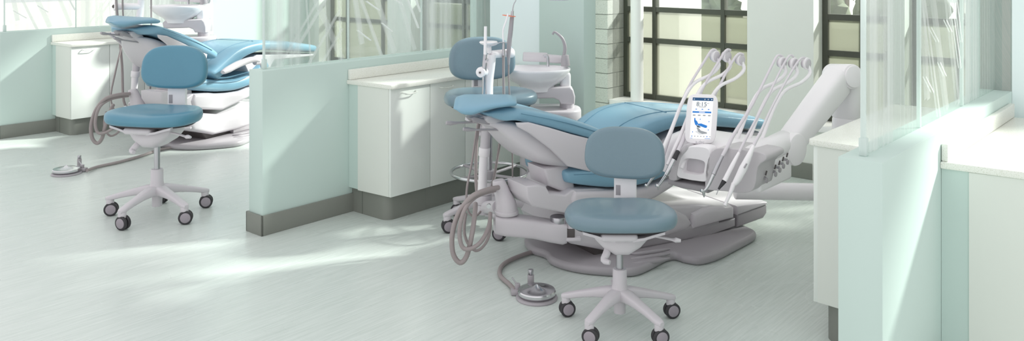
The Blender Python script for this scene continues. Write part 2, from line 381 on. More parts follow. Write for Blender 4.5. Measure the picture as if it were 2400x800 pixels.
# ------------------------------------------------------------------ cabinets
def cabinet_run(tf, s0, n, side, wd, depth, who, first_s=None):
    """side +1: on the right (t+) face of the wall, -1 on its back"""
    base = tf if side > 0 else tf-TH
    ang = ROOM_ANG
    def at(s): return R3(s, base+side*.001, 0)
    for i in range(n):
        root = empty('base_cabinet', at(s0+i*wd), ang, 1, '%s' % who[i], 'cabinet', 'white base cabinets')
        def B(mb, x0, x1, d0, d1, z0, z1, m, bev=0):    # d = distance from the wall
            ya, yb = (-side*d0, -side*d1); return mb.box((x0, min(ya, yb), z0), (x1, max(ya, yb), z1), m, bev)
        D_ = depth
        mb = MB(); B(mb, 0, wd-.001, 0, D_-.02, .17, .868, 'laminate_end', .001)
        if i == 0: # end panel with a slightly angled front part
            y = lambda d: -side*d
            poly = [(-.045, y(.0)), (-.02, y(.105)), (-.0, y(.105)), (-.0, y(0))]
            mb.prism([(-.03, y(0.0)), (-.03, y(.10)), (-.0005, y(.10)), (-.0005, y(0))], .17, .868, 'aqua_paint' if side > 0 else 'laminate_end', 'z')
            mb.prism([(-.034, y(.1005)), (-.012, y(D_-.02)), (-.0005, y(D_-.02)), (-.0005, y(.1005))], .165, .868, 'laminate_end', 'z', .001, seg=1)
        mb.build('carcass', root)
        mb = MB(); B(mb, .0015 if i else -.010, wd-.0035, D_-.0195, D_, .165, .868, 'laminate', .0012); d = mb.build('door', root)
        mb = MB(); hx = wd*.40; y0 = -side*(D_+.0005); y1 = -side*(D_+.024)
        mb.tube([(hx-.055, y0, .835), (hx-.05, y1, .832), (hx-.02, y1*1.0, .826), (hx+.03, y1, .826), (hx+.06, y1, .832), (hx+.068, y0, .835)], .0042, 'laminate_end', 8)
        mb.build('handle', d)
        mb = MB()
        if i == 0:
            yy = lambda d: -side*d; rr = .06; K = D_-.045; x0 = -.0
            poly = [(x0, yy(0.0)), (x0, yy(K-rr))]+[(x0+rr-rr*math.cos(a), yy(K-rr+rr*math.sin(a))) for a in [PI/2*k/6 for k in range(1, 7)]]+[(wd-.001, yy(K)), (wd-.001, yy(0))]
            mb.prism(poly, 0, .17, 'grey_skirting', 'z'); mb.box((x0-.002, min(yy(.105), yy(.11)), 0), (x0+.01, max(yy(.105), yy(.11)), .169), 'gap_dark')
        else: B(mb, -.0005, wd-.001, 0, D_-.045, 0, .17, 'grey_skirting')
        mb.build('toe_kick', root)
def worktop(tf, s0, s1, side, depth, label, splash=True):
    base = tf if side > 0 else tf-TH
    root = empty('worktop', R3(s0, base+side*.001, .8685), ROOM_ANG, 1, label, 'worktop')
    y = lambda d: -side*d; L_ = s1-s0
    mb = MB(); poly = [(-.045, y(0)), (-.02, y(depth+.015)), (-.005, y(depth+.022)), (L_, y(depth+.022)), (L_, y(0))]
    mb.prism(poly, 0, .030, 'stone', 'z', .006, seg=2); mb.build('slab', root)
    if splash:
        mb = MB(); ya, yb = y(0.001), y(.026); mb.box((-.038, min(ya, yb), .0305), (L_, max(ya, yb), .100), 'stone', .004); mb.build('backsplash', root)
DEP = .405
order = ('nearest the camera', 'second from the near end', 'third from the near end', 'at the far end by the full-height wall')
cabinet_run(-4.62, 3.70, 4, 1, .345, DEP, ['white cabinet against the middle low wall, %s' % o for o in order])
worktop(-4.62, 3.70, 5.08, 1, DEP, 'speckled stone worktop on the cabinets along the middle low wall')
cabinet_run(-9.05, 3.50, 4, 1, .36, DEP, ['white cabinet against the far left low wall, %s' % o for o in order])
worktop(-9.05, 3.50, 4.94, 1, DEP, 'speckled stone worktop on the cabinets along the far left low wall')
cabinet_run(-0.93, 3.76, 3, 1, .42, .42, ['white cabinet at the right edge of the view, %s' % o for o in order])
worktop(-0.93, 3.76, 5.02, 1, .42, 'speckled stone worktop at the right edge in front of the glass screen')
cabinet_run(-0.93, 3.82, 3, -1, .41, .40, ['white cabinet behind the right low wall beside the delivery arm, %s' % o for o in order])
worktop(-0.93, 3.82, 5.05, -1, .40, 'speckled stone worktop behind the right low wall beside the white arm', splash=False)

# ------------------------------------------------------------------ operator stools
def pad(mb, out, rings, m, M=None, top=None, n_in=5):
    """out: closed plan outline (x, y). rings: (scale, z) from bottom to top; last ring is filled inwards"""
    R = []
    for sc_, z in rings: R.append([(x*sc_, y*sc_, z) for x, y in out])
    ls, lz = rings[-1]; fs, fz = rings[0]
    ins = [[(x*ls*k/(n_in+1), y*ls*k/(n_in+1), lz) for x, y in out] for k in range(n_in, 0, -1)]
    R = R + ins
    if top: R = [[(x, y, z + top(x, y, z)) for x, y, z in r] for r in R]
    mb.rings(R, m, True, M)
def sup_outline(hw, hd, e=3.0, n=56, fn=None):
    o = []
    for k in range(n):
        t = 2*PI*k/n; c, s_ = math.cos(t), math.sin(t)
        x = math.copysign(abs(c)**(2/e), c)*hw; y = math.copysign(abs(s_)**(2/e), s_)*hd
        o.append(fn(x, y) if fn else (x, y))
    return o
ARC = [(.90, 0), (.955, .006), (.985, .018), (1, .034), (.995, .050), (.975, .063), (.93, .072), (.86, .077)]
def make_stool(vin, back_rot, base_rot, label, loc, scale, tall=0, ring=False, body_rot=0, bdz=0):
    root = empty('operator_stool', loc, 0, scale, label, 'stool', 'wheeled operator stools')
    # five-star base
    hub = MB(); hub.lathe([(.0, .055), (.027, .055), (.027, .12), (.045, .125), (.052, .145), (.040, .165), (.034, .19), (.033, .255), (.030, .26), (0, .26)], 'plastic'); hub.build('base_hub', root)
    for k in range(5):
        a = base_rot + 2*PI*k/5
        M = Matrix.Rotation(a, 4, 'Z')
        mb = MB(); R = []
        for x, z, hw, hh in ((.02, .142, .034, .030), (.06, .144, .032, .026), (.12, .134, .026, .020), (.19, .118, .022, .016), (.25, .102, .022, .014), (.268, .098, .021, .013), (.283, .096, .012, .009)):
            R.append([(x, y, z+q) for (_, y, q) in sup_ring(0, 0, 0, hw, hh, 0, 20, 3.2)])
        mb.rings(R, 'plastic', True, M); mb.build('leg', root)
        ca = MB(); ca.cyl((.262, 0, .062), (.262, 0, .092), .021, 'plastic', 18, .002); cs = ca.build('caster', root, M)
        sw = .3 + k*1.9
        for sg in (-1, 1):
            w = MB(); W = Matrix.Translation((.262, 0, .037)) @ Matrix.Rotation(-a + (-.35 if k % 2 else .25), 4, 'Z') @ Matrix.Translation((.006, 0, 0)) @ Matrix.Rotation(PI/2, 4, 'X')
            z0, z1 = (.004, .022) if sg > 0 else (-.022, -.004)
            w.lathe([(.02, z0), (.032, z0), (.037, z0+.004), (.037, z1-.004), (.032, z1), (.028, z1)], 'black_rubber', 28, W)
            e_ = z1+.0015 if sg > 0 else z0-.0015; lo_, hi_ = (min(e_, z0), max(e_, z1))
            w.lathe([(.0, lo_), (.024, lo_), (.0275, lo_+.002), (.0275, hi_-.002), (.024, hi_), (0, hi_)], 'wheel_grey', 24, W)
            w.build('wheel', cs)
    zt = tall
    g = MB(); g.cyl((0, 0, .255), (0, 0, .39+zt), .0165, 'steel', 20); 
    if ring: g.cyl((0, 0, .36+zt), (0, 0, .385+zt), .027, 'black_rubber', 20)
    g.build('gas_lift', root)
    if ring:
        r_ = MB(); r_.tube([(.215*math.cos(2*PI*k/24), .215*math.sin(2*PI*k/24), .30) for k in range(24)], .009, 'chrome', 10, 2, closed=True)
        for k in range(4):
            a = PI/4+k*PI/2; r_.cyl((.02*math.cos(a), .02*math.sin(a), .285), (.215*math.cos(a), .215*math.sin(a), .30), .008, 'plastic_grey', 10)
        r_.cyl((0, 0, .262), (0, 0, .31), .036, 'plastic_grey', 20, .003); r_.build('foot_ring', root)
    B = Matrix.Rotation(body_rot, 4, 'Z') @ Matrix.Translation((0, 0, zt))
    # tilt mechanism
    mb = MB(); R = []
    for x, zc, hy, hh in ((-.135, .452, .05, .012), (-.12, .438, .08, .028), (-.085, .420, .10, .044), (-.03, .402, .115, .058), (.03, .402, .115, .058), (.085, .420, .10, .044), (.12, .438, .08, .028), (.135, .452, .05, .012)):
        R.append([(x, y, z) for (_, y, z) in sup_ring(0, zc, 0, hy, hh, 0, 24, 3)])
    mb.rings(R, 'plastic', True, B)
    for sg in (-1, 1):      # wing plates that carry the seat
        R = []
        for x, zt_ in ((.04, .440), (.09, .447), (.14, .462), (.185, .474)):
            R.append([(sg*x, -.155, zt_-.006), (sg*x, .12, zt_-.006), (sg*x, .12, zt_+.004), (sg*x, -.155, zt_+.006)])
        mb.rings(R, 'plastic', True, B)
    mb.box((-.105, -.160, .432), (.065, -.08, .470), 'plastic', .018, B, 4)
    mb.build('tilt_mechanism', root)
    lv = MB(); lv.tube([(.07, -.05, .435), (.16, -.07, .433), (.225, -.085, .424), (.245, -.09, .423), (.268, -.094, .421)], [.007, .008, .008, .016, .009], 'plastic', 12, 4, B, flat=.7); lv.build('lever', root)
    lv = MB(); lv.tube([(-.06, -.05, .39), (-.07, -.08, .36), (-.085, -.10, .335), (-.06, -.12, .33)], [.012, .018, .016, .01], 'plastic', 12, 4, B); lv.build('tilt_knob', root)
    # seat
    def sf(x, y):
        k = 1 - .16*max(0, (y)/.2)      # narrower at the back
        return (x*k, y)
    so = sup_outline(.260, .192, 3.1, 64, sf)
    def seat_top(x, y, z):
        q = max(0, (z-.012)/.065)
        d = .010*(abs(x)/.25)**2*q - .012*math.exp(-((x/.10)**2+((y-.06)/.12)**2))*q
        d += -.014*max(0, (-y-.09)/.10)**2 * (.35+.65*math.exp(-(x/.10)**2))*q
        d += .013*q*max(0, y/.2)**2
        return d
    mb = MB(); pad(mb, so, [(s_, z*.82) for s_, z in ARC], vin, B @ Matrix.Translation((0, -.01, .482)), seat_top)
    st = mb.build('seat', root, sharp=60)
    mb = MB(); pad(mb, [(x*.86, y*.82) for x, y in so], [(1, -.012), (1, .003)], 'black_rubber', B @ Matrix.Translation((0, -.01, .484)))
    mb.build('seat_pan', root)
    # back bracket and backrest
    BR = Matrix.Rotation(back_rot, 4, 'Z') @ Matrix.Translation((0, 0, zt))
    mb = MB(); mb.box((-.055, .215, .43), (.055, .245, .70), 'plastic_white', .008, BR); mb.box((-.045, .05, .41), (.045, .24, .43), 'plastic', .006, BR)
    mb.box((-.045, .2135, .545), (-.022, .216, .595), 'plastic_grey', .001, BR); mb.build('back_bracket', root)
    def bf(x, y):
        k = 1 + .035*(-y/.12) - (.10*max(0, y/.124)**2); return (x*k, y)
    bo = sup_outline(.196, .126, 3.1, 64, bf)
    def bend(x, y, z): return .10*x*x*3.2
    T_ = BR @ Matrix.Translation((0, .212, .758+bdz)) @ Matrix.Rotation(math.radians(84), 4, 'X') @ Matrix.Translation((0, 0, 0))
    mb = MB(); pad(mb, bo, [(.9, -.022), (.965, -.020), (.99, -.012), (1, .004), (.99, .018), (.965, .028), (.92, .034), (.84, .036)], vin, T_, bend)
    mb.build('backrest', root, sharp=60)
    return root
make_stool('vinyl_grey', math.radians(-14), math.radians(16), 'grey-blue wheeled stool in the foreground, right in front of the touch-screen chair', (.505, 4.0, 0), 1.0)
make_stool('vinyl_deep', math.radians(-6), math.radians(36), 'teal-blue wheeled stool in the left bay beside the foot pedal', (-2.375, 5.71, 0), 1.20, body_rot=math.radians(-12), tall=.045)
make_stool('vinyl_grey', math.radians(14), math.radians(66), 'tall grey-blue stool with chrome foot ring, behind the chair headrest and basin', (-.145, 5.50, 0), 1.15, tall=.205, ring=True, body_rot=math.radians(14), bdz=-.05)

# ------------------------------------------------------------------ treatment chair (local x = towards the feet, y = away, z up)
CO = Vector((.218, 4.883, 0)); CA = math.radians(30)
LO = G(398, 345); LA = math.radians(65)      # where the chair of the left bay stands
cx_, sx_ = math.cos(CA), math.sin(CA)
def PLo(u, v, y, O=CO, A=CA, sc_=1.0):
    """point of the vertical plane local-y = y seen at (u, v); returns (a, z) in the chair's own frame"""
    k = (u-1200)/2000; nx, ny = -math.sin(A), math.cos(A)
    Y = (y*sc_ + O.x*nx + O.y*ny)/(k*nx + ny); P = Vector((k*Y, Y))
    return (((P.x-O.x)*math.cos(A)+(P.y-O.y)*math.sin(A))/sc_, (1.7-(v+90)*Y/2000)/sc_)
def loc3(P):  # world -> chair local
    q = P-CO; return Vector((q.x*cx_+q.y*sx_, -q.x*sx_+q.y*cx_, q.z))
def tr(pts, y): return [PLo(u, v, y) for u, v in pts]

def cushion(mb, top, bot, hw, m, n=26, e=5.0, y0=0.0, shape=None, k=5):
    """top/bot: matched (a, z) polylines of the side view; hw: list of half widths"""
    T, Bt = sline(top, k), sline(bot, k); N_ = len(T); R = []
    H = sline([(i, h) for i, h in enumerate(hw)], k) if len(hw) == len(top) else None
    for i in range(N_):
        t, b_ = T[i], Bt[i]; w = H[i][1] if H else hw[0]
        c = ((t[0]+b_[0])/2, (t[1]+b_[1])/2); v = ((t[0]-b_[0])/2, (t[1]-b_[1])/2); ring = []
        for q in range(n):
            an = 2*PI*q/n; cc, ss = math.cos(an), math.sin(an)
            yy = math.copysign(abs(cc)**(2/e), cc)*w; hh = math.copysign(abs(ss)**(2/e), ss)
            dz = shape(i/(N_-1), yy/w) if (shape and ss > 0) else 0
            ring.append((c[0]+v[0]*hh, y0+yy, c[1]+v[1]*hh+dz*abs(ss)))
        R.append(ring)
    # rounded ends
    def shrink(r, f, d):
        cx = sum(p[0] for p in r)/len(r); cz = sum(p[2] for p in r)/len(r)
        return [(cx+(p[0]-cx)*f+d[0], y0+(p[1]-y0)*(1-(1-f)*.35), cz+(p[2]-cz)*f+d[1]) for p in r]
    d0 = Vector((T[0][0]-T[1][0]+Bt[0][0]-Bt[1][0], T[0][1]-T[1][1]+Bt[0][1]-Bt[1][1])).normalized()
    d1 = Vector((T[-1][0]-T[-2][0]+Bt[-1][0]-Bt[-2][0], T[-1][1]-T[-2][1]+Bt[-1][1]-Bt[-2][1])).normalized()
    g0, g1 = .018, .018
    R = [shrink(R[0], .55, d0*g0), shrink(R[0], .85, d0*g0*.7)] + R + [shrink(R[-1], .85, d1*g1*.7), shrink(R[-1], .55, d1*g1)]
    mb.rings(R, m, True)

def make_chair(label, loc, ang, scale, vin, arm=True, tilt=0):
    root = empty('dental_chair', loc, ang, scale, label, 'dental chair', 'reclining dental chairs')
    # floor plate, two levels
    mb = MB()
    def mirror(p): return p + [(x, -y) for x, y in reversed(p)]
    out = []
    for u, v in ((1277, 602), (1292, 617), (1340, 632), (1400, 640), (1480, 643), (1522, 630), (1560, 610), (1582, 605), (1602, 611), (1640, 616), (1682, 606), (1722, 586), (1766, 562), (1771, 551), (1752, 541)):
        q = loc3(G(u, v, .02)); out.append((q.x, q.y))
    out[0] = (out[0][0], -.02)
    out = [(x, y) for x, y in sline(out, 4)]
    mb.prism(mirror(out), 0.0, .050, 'plastic_grey', 'z', .022, seg=3)
    mb.prism([(.42, -.24), (.80, -.26), (1.06, -.25), (1.06, .25), (.80, .26), (.42, .24)], .045, .13, 'plastic_grey', 'z', .02, seg=3)
    for k in range(3):
        q = [loc3(D(u, v, Yq)) for u, v, Yq in ((1478, 612+10*k, 4.80-.06*k), (1500, 604+10*k, 4.80-.06*k), (1540, 588+10*k, 4.84-.06*k), (1570, 578+9*k, 4.88-.06*k))]
        mb.tube([(p.x, p.y, .056-.006*k) for p in q], [.004, .013, .013, .004], 'plastic_grey', 12, 5)
    mb.build('floor_plate', root)
    # lower link arm with cover
    mb = MB()
    lo = tr([(1330, 545), (1352, 512), (1440, 520), (1560, 480), (1612, 505), (1626, 525), (1612, 543), (1500, 575), (1420, 590), (1345, 575)], -.26)
    mb.prism(lo, -.26, .26, 'plastic', 'y', .03); mb.build('lift_arm_cover', root)
    mb = MB(); lo = tr([(1370, 560), (1480, 560), (1600, 545), (1600, 566), (1490, 598), (1400, 604)], -.22)
    mb.prism(lo, -.20, .20, 'dark_recess', 'y', .01); mb.build('lift_linkage', root)
    # foot-side chassis
    mb = MB()
    lo = tr([(1624, 541), (1627, 503), (1655, 490), (1717, 482), (1724, 488), (1724, 513)], -.27)
    mb.prism(lo, -.27, .27, 'plastic', 'y', .03)
    lo = tr([(1500, 500), (1560, 484), (1640, 480), (1700, 484), (1640, 500), (1616, 520), (1540, 530)], -.24)
    mb.prism(lo, -.24, .26, 'plastic', 'y', .02); mb.build('chassis_cover', root)
    mb = MB(); lo = tr([(1624, 541), (1724, 512), (1724, 531), (1640, 562), (1622, 566)], -.255); mb.prism(lo, -.255, .255, 'plastic_grey', 'y', .01)
    lo = tr([(1729, 504), (1798, 479), (1798, 500), (1790, 512), (1729, 534)], -.25); mb.prism(lo, -.25, .20, 'plastic_grey', 'y', .012); mb.build('chassis_skirt', root)
    mb = MB(); lo = tr([(1729, 505), (1728, 484), (1790, 474), (1799, 474), (1799, 480)], -.255); mb.prism(lo, -.255, .205, 'plastic', 'y', .012); mb.build('rear_cover', root)
    # seat frame
    mb = MB(); lo = tr([(1233, 437), (1261, 433), (1281, 438), (1289, 454), (1326, 457), (1341, 446), (1400, 442), (1440, 446), (1455, 470), (1440, 490), (1360, 504), (1321, 500), (1249, 485), (1235, 464)], -.24)
    mb.prism(lo, -.24, -.03, 'plastic', 'y', .012); mb.prism([(max(a, .10), z-.01) for a, z in lo], -.03, .20, 'plastic', 'y', .03)
    lo = tr([(1342, 470), (1350, 449), (1460, 446), (1512, 440), (1560, 425), (1590, 420), (1580, 440), (1540, 465), (1450, 505), (1350, 500)], -.26)
    mb.prism(lo, -.26, .26, 'plastic', 'y', .03); mb.build('seat_frame', root)
    # back upright bracket
    mb = MB(); lo = tr([(1275, 396), (1330, 388), (1338, 396), (1352, 450), (1342, 459), (1284, 436)], -.19); mb.prism(lo, -.19, .0, 'plastic', 'y', .018); mb.build('back_hinge', root)
    # back shell
    hws = [.05, .09, .15, .19, .22, .22, .20]; hh_ = lambda L_: [PLo(u, v, -h_) for (u, v), h_ in zip(L_, hws)]
    mb = MB(); up = hh_([(1116, 280), (1165, 285), (1208, 288), (1250, 297), (1310, 312), (1370, 330), (1388, 335)])
    dn = hh_([(1116, 288), (1165, 306), (1202, 334), (1240, 366), (1282, 392), (1350, 402), (1384, 402)])
    cushion(mb, up, dn, hws, 'plastic', e=4); mb.build('back_shell', root)
    mb = MB(); up = tr([(1210, 288), (1240, 287), (1290, 300), (1340, 315), (1388, 327)], -.255)
    dn = tr([(1214, 298), (1240, 312), (1290, 350), (1330, 390), (1384, 403)], -.255)
    mb.prism(up+dn[::-1], -.262, -.238, 'plastic', 'y', .008); mb.build('back_side_cover', root)
    mb = MB(); mb.prism(up+dn[::-1], .238, .262, 'plastic', 'y', .008); mb.build('back_side_cover', root)
    # back cushion
    dish = lambda f, q: .014*abs(q)**3
    hws = [.12, .19, .24, .255, .26, .262, .255]
    mb = MB(); up = hh_([(1150, 266), (1182, 260), (1216, 256), (1290, 268), (1345, 281), (1400, 300), (1428, 314)])
    dn = hh_([(1152, 274), (1186, 287), (1222, 288), (1290, 304), (1340, 318), (1390, 331), (1420, 340)])
    cushion(mb, up, dn, hws, vin, shape=dish, e=4.5); bc = mb.build('back_cushion', root, sharp=60)
    mb = MB(); pp = tr([(1222, 266), (1290, 279), (1345, 292), (1405, 311)], -.264)
    mb.tube([(a, -.262, z-.002) for a, z in pp], .0022, 'vinyl_seam', 6); mb.build('piping', bc)
    # headrest
    h = MB(); WM = Matrix.Rotation(-CA, 4, 'Z')     # the pillow sits turned a little on its bracket
    def wl(pts, Y): return [(D(u, v, Y).x-CO.x, D(u, v, Y).z) for u, v in pts]
    up = wl([(1070, 256), (1084, 249), (1108, 246), (1134, 243), (1162, 240), (1190, 237), (1204, 239)], 4.42)
    dn = wl([(1068, 264), (1082, 273), (1106, 275), (1134, 266), (1162, 259), (1188, 256), (1202, 255)], 4.42)
    def hs(f, q):
        t = max(0, min(1, (q+1)/2)); t = t*t*(3-2*t)
        return .044*(1-f)**1.1*t + .010*(1-q*q)*(1-f)
    cushion(h, up, dn, [.09, .125, .145, .14, .125, .115, .10], vin, y0=4.55-CO.y, shape=hs, e=2.6, n=36)
    h.v = [tuple(WM @ Vector(p)) for p in h.v]; h.build('headrest', root, sharp=60)
    h = MB(); pl = tr([(1110, 278), (1165, 264), (1200, 258), (1200, 264), (1170, 276), (1140, 290), (1108, 288)], -.05)
    h.prism(pl, -.05, .05, 'plastic', 'y', .008)
    pl = tr([(1140, 274), (1150, 269), (1178, 276), (1185, 283), (1182, 294), (1172, 297), (1144, 289), (1138, 282)], -.085)
    h.prism(pl, -.085, .085, 'plastic', 'y', .012)
    pl = tr([(1104, 278), (1112, 273), (1150, 284), (1150, 294), (1112, 287)], -.075); h.prism(pl, -.075, .0, 'plastic_grey', 'y', .008)
    pl = tr([(1155, 296), (1186, 301), (1184, 306), (1158, 302)], -.07); h.prism(pl, -.07, .07, 'black_rubber', 'y', .002)
    h.build('headrest_mount', root)
    # seat and leg cushions
    mb = MB(); up = tr([(1338, 405), (1370, 398), (1430, 400), (1500, 398), (1560, 370), (1600, 330)], -.26)
    dn = tr([(1344, 436), (1375, 440), (1440, 444), (1510, 436), (1580, 405), (1618, 360)], -.26)
    cushion(mb, up, dn, [.23, .26, .27, .27, .27, .265], vin, shape=lambda f, q: .012*abs(q)**3, e=5); sc1 = mb.build('seat_cushion', root, sharp=60)
    mb = MB(); pp = tr([(1345, 410), (1400, 408), (1455, 410), (1510, 402), (1570, 372)], -.272); mb.tube([(a, -.272, z) for a, z in pp], .0022, 'vinyl_seam', 6); mb.build('piping', sc1)
    mb = MB(); lup = tr([(1408, 372), (1455, 328), (1500, 292), (1545, 274), (1600, 266), (1680, 268), (1750, 274), (1798, 280), (1810, 286)], -.27)
    dn = tr([(1440, 400), (1490, 362), (1530, 328), (1568, 310), (1605, 300), (1680, 301), (1750, 306), (1795, 308), (1806, 306)], -.27)
    cushion(mb, lup, dn, [.262, .268, .272, .275, .275, .27, .26, .25, .22], vin, e=5)
    LU = sline(lup, 8)
    def onleg(a):
        for i in range(len(LU)-1):
            if LU[i][0] <= a <= LU[i+1][0]: return LU[i][1]+(LU[i+1][1]-LU[i][1])*(a-LU[i][0])/(LU[i+1][0]-LU[i][0])
        return LU[-1][1]
    lc = mb.build('leg_cushion', root, sharp=60)
    mb = MB(); aa = PLo(1580, 269, -.27)[0]; A0, A1 = LU[4][0], LU[-6][0]
    mb.tube([(aa, y, onleg(aa)-.0005) for y in (-.20, -.1, 0, .1, .20)], .003, 'vinyl_seam', 6)
    for sg in (-1, 1): mb.tube([(a, sg*(.13+.05*math.sin(PI*(a-A0)/(A1-A0)*1.0)), onleg(a)-.0005) for a in [A0+(A1-A0)*k/14 for k in range(15)]], .003, 'vinyl_seam', 6, 2)
    mb.build('piping', lc)
    # fill between seat and leg cushion on the far side (front bolster)
    mb = MB(); pu = [PLo(1500, 330, -.27), PLo(1560, 320, -.27), PLo(1600, 325, -.27)]
    lo = tr([(1530, 345), (1575, 312), (1790, 310), (1785, 318), (1640, 330), (1600, 400), (1560, 410)], -.22)
    mb.prism(lo, -.22, .22, 'plastic', 'y', .012); mb.build('leg_shell', root)
    # armrest on the near side
    if arm:
        mb = MB()
        q = [PLo(u, v, -.34, LO, LA, 1.2) for u, v in ((522, 170), (535, 163), (560, 150), (590, 140), (606, 143))]
        q = [(a_, -.34, z*1.2/1.13) for a_, z in q]; e_ = q[-1]
        mb.tube(q, [.022, .036, .038, .036, .022], 'plastic', 16, 5, flat=.72)
        mb.tube([(e_[0]-.04, -.335, e_[2]-.01), (e_[0]+.05, -.33, e_[2]-.02), (e_[0]+.09, -.31, e_[2]-.10), (e_[0]+.07, -.25, .46)], [.022, .026, .026, .024], 'plastic', 14, 4); mb.build('armrest', root)
    BACK = ('back_shell', 'back_side_cover', 'back_cushion', 'headrest', 'headrest_mount', 'release_lever')
    # levers at the head end
    mb = MB()
    for dv in (0, 20):
        p = [(1130, 286+dv), (1100, 287+dv*.95), (1075, 288+dv*.9), (1056, 289+dv*.8), (1046, 288+dv*.8)]
        q = tr(p, -.04+dv*.002) if dv == 0 else [PLo(u+36, v-3, -.06) for u, v in p]
        mb.tube([(a, -.04-.002*dv, z) for a, z in q], [.006, .006, .006, .012, .009], 'plastic_grey', 10, 4)
    mb.build('release_lever', root)
    if tilt:
        pv = Matrix.Translation((.42, 0, .66)) @ Matrix.Rotation(tilt, 4, 'Y') @ Matrix.Translation((-.42, 0, -.66))
        for c in root.children:
            if c.name.split('.')[0] in BACK: c.matrix_basis = pv @ c.matrix_basis
    return root
make_chair('blue reclined dental chair in the centre bay under the touch screen', CO, CA, 1.0, 'vinyl', arm=False)

# ------------------------------------------------------------------ cuspidor
def make_cuspidor(label, lift=0, to_floor=False):
    YC = 5.95; K = YC/5.45
    O = D(1290, 440, YC); O.z = 0
    root = empty('cuspidor', O, 0, 1, label, 'dental basin', 'cuspidor basins')
    def Q(u, v, Y=YC): p = D(u, v, Y)-O; return p + Vector((0, 0, lift))
    zt = Q(0, 252).z; zb = 0 if to_floor else .14; cx = Q(1290, 0).x
    b = MB(); out = sup_outline(.213, .17, 2.8, 40)
    pad(b, out, [(.97, zb), (1, zb+.012), (1, zt-.09), (.995, zt-.088), (.995, zt-.082), (1, zt-.08), (1, zt-.015), (.98, zt-.004), (.95, zt)], 'plastic', Matrix.Translation((cx, .0, 0))); b.build('tower', root)
    b = MB(); nx = Q(1329, 0).x; b.cyl((nx, 0, zt-.004), (nx, 0, Q(0, 224).z), .050, 'plastic', 28, .003)
    pts = [(1219, 211), (1222, 225), (1230, 228), (1296, 226), (1308, 231), (1313, 240), (1345, 240), (1346, 222), (1342, 207), (1334, 199), (1240, 203), (1224, 206)]
    b.prism([(Q(u, v).x, Q(u, v).z) for u, v in pts], -.09, .09, 'plastic', 'y', .014); b.build('bowl_arm', root)
    b = MB(); bc = Q(1256, 161); rim = bc.z
    pr = [(.06, -.155), (.098, -.155), (.112, -.150), (.116, -.125), (.130, -.108), (.175, -.082), (.215, -.045), (.236, -.012), (.241, 0), (.237, .008), (.226, .006), (.214, -.012), (.18, -.05), (.11, -.075), (.02, -.085)]
    n = 48; R = []
    for r, z in pr:
        f = r/.241
        R.append([(r*math.cos(2*PI*k/n) + .012*(1-f), r*.80*math.sin(2*PI*k/n), z+rim) for k in range(n)])
    b.rings(R, 'ceramic', True, Matrix.Translation((bc.x, -.02, 0))); b.build('bowl', root, sharp=50)
    b = MB(); p = Q(1322, 180); b.box((p.x-.03, -.05, p.z-.08), (p.x+.045, .13, p.z+.035), 'ceramic', .022, seg=3); b.build('bowl_back', root)
    b = MB(); q = [Q(1322, 135), Q(1325, 112), Q(1319, 92), Q(1307, 80), Q(1299, 76), Q(1296, 82)]
    b.tube([(p.x, .03, p.z) for p in q], [.013, .013, .011, .009, .008, .007], 'plastic_grey', 12, 4); b.cyl((Q(1326, 0).x, .03, Q(0, 156).z), (Q(1325, 0).x, .03, Q(0, 130).z), .033, 'plastic_grey', 20, .003, r1=.025); b.build('bowl_rinse_spout', root)
    b = MB(); q = [Q(1284, 156), Q(1284, 136), Q(1280, 131), Q(1275, 133)]; b.tube([(p.x, .0, p.z) for p in q], .010, 'steel', 10, 4); b.build('cup_filler', root)
    b = MB(); b.cyl((Q(1226, 0).x, .14, Q(0, 138).z), (Q(1285, 0).x, .14, Q(0, 140).z), .034, 'plastic', 24, .008); b.cyl((Q(1284, 0).x, .14, Q(0, 142).z), (Q(1330, 0).x, .14, Q(0, 146).z), .030, 'plastic', 24, .003)
    b.cyl((Q(1276, 0).x, .104, Q(0, 134).z), (Q(1276, 0).x, .11, Q(0, 134).z), .005, 'chrome', 8); b.build('cross_arm', root)
    return root
make_cuspidor('white ceramic basin on a rounded tower behind the centre dental chair')
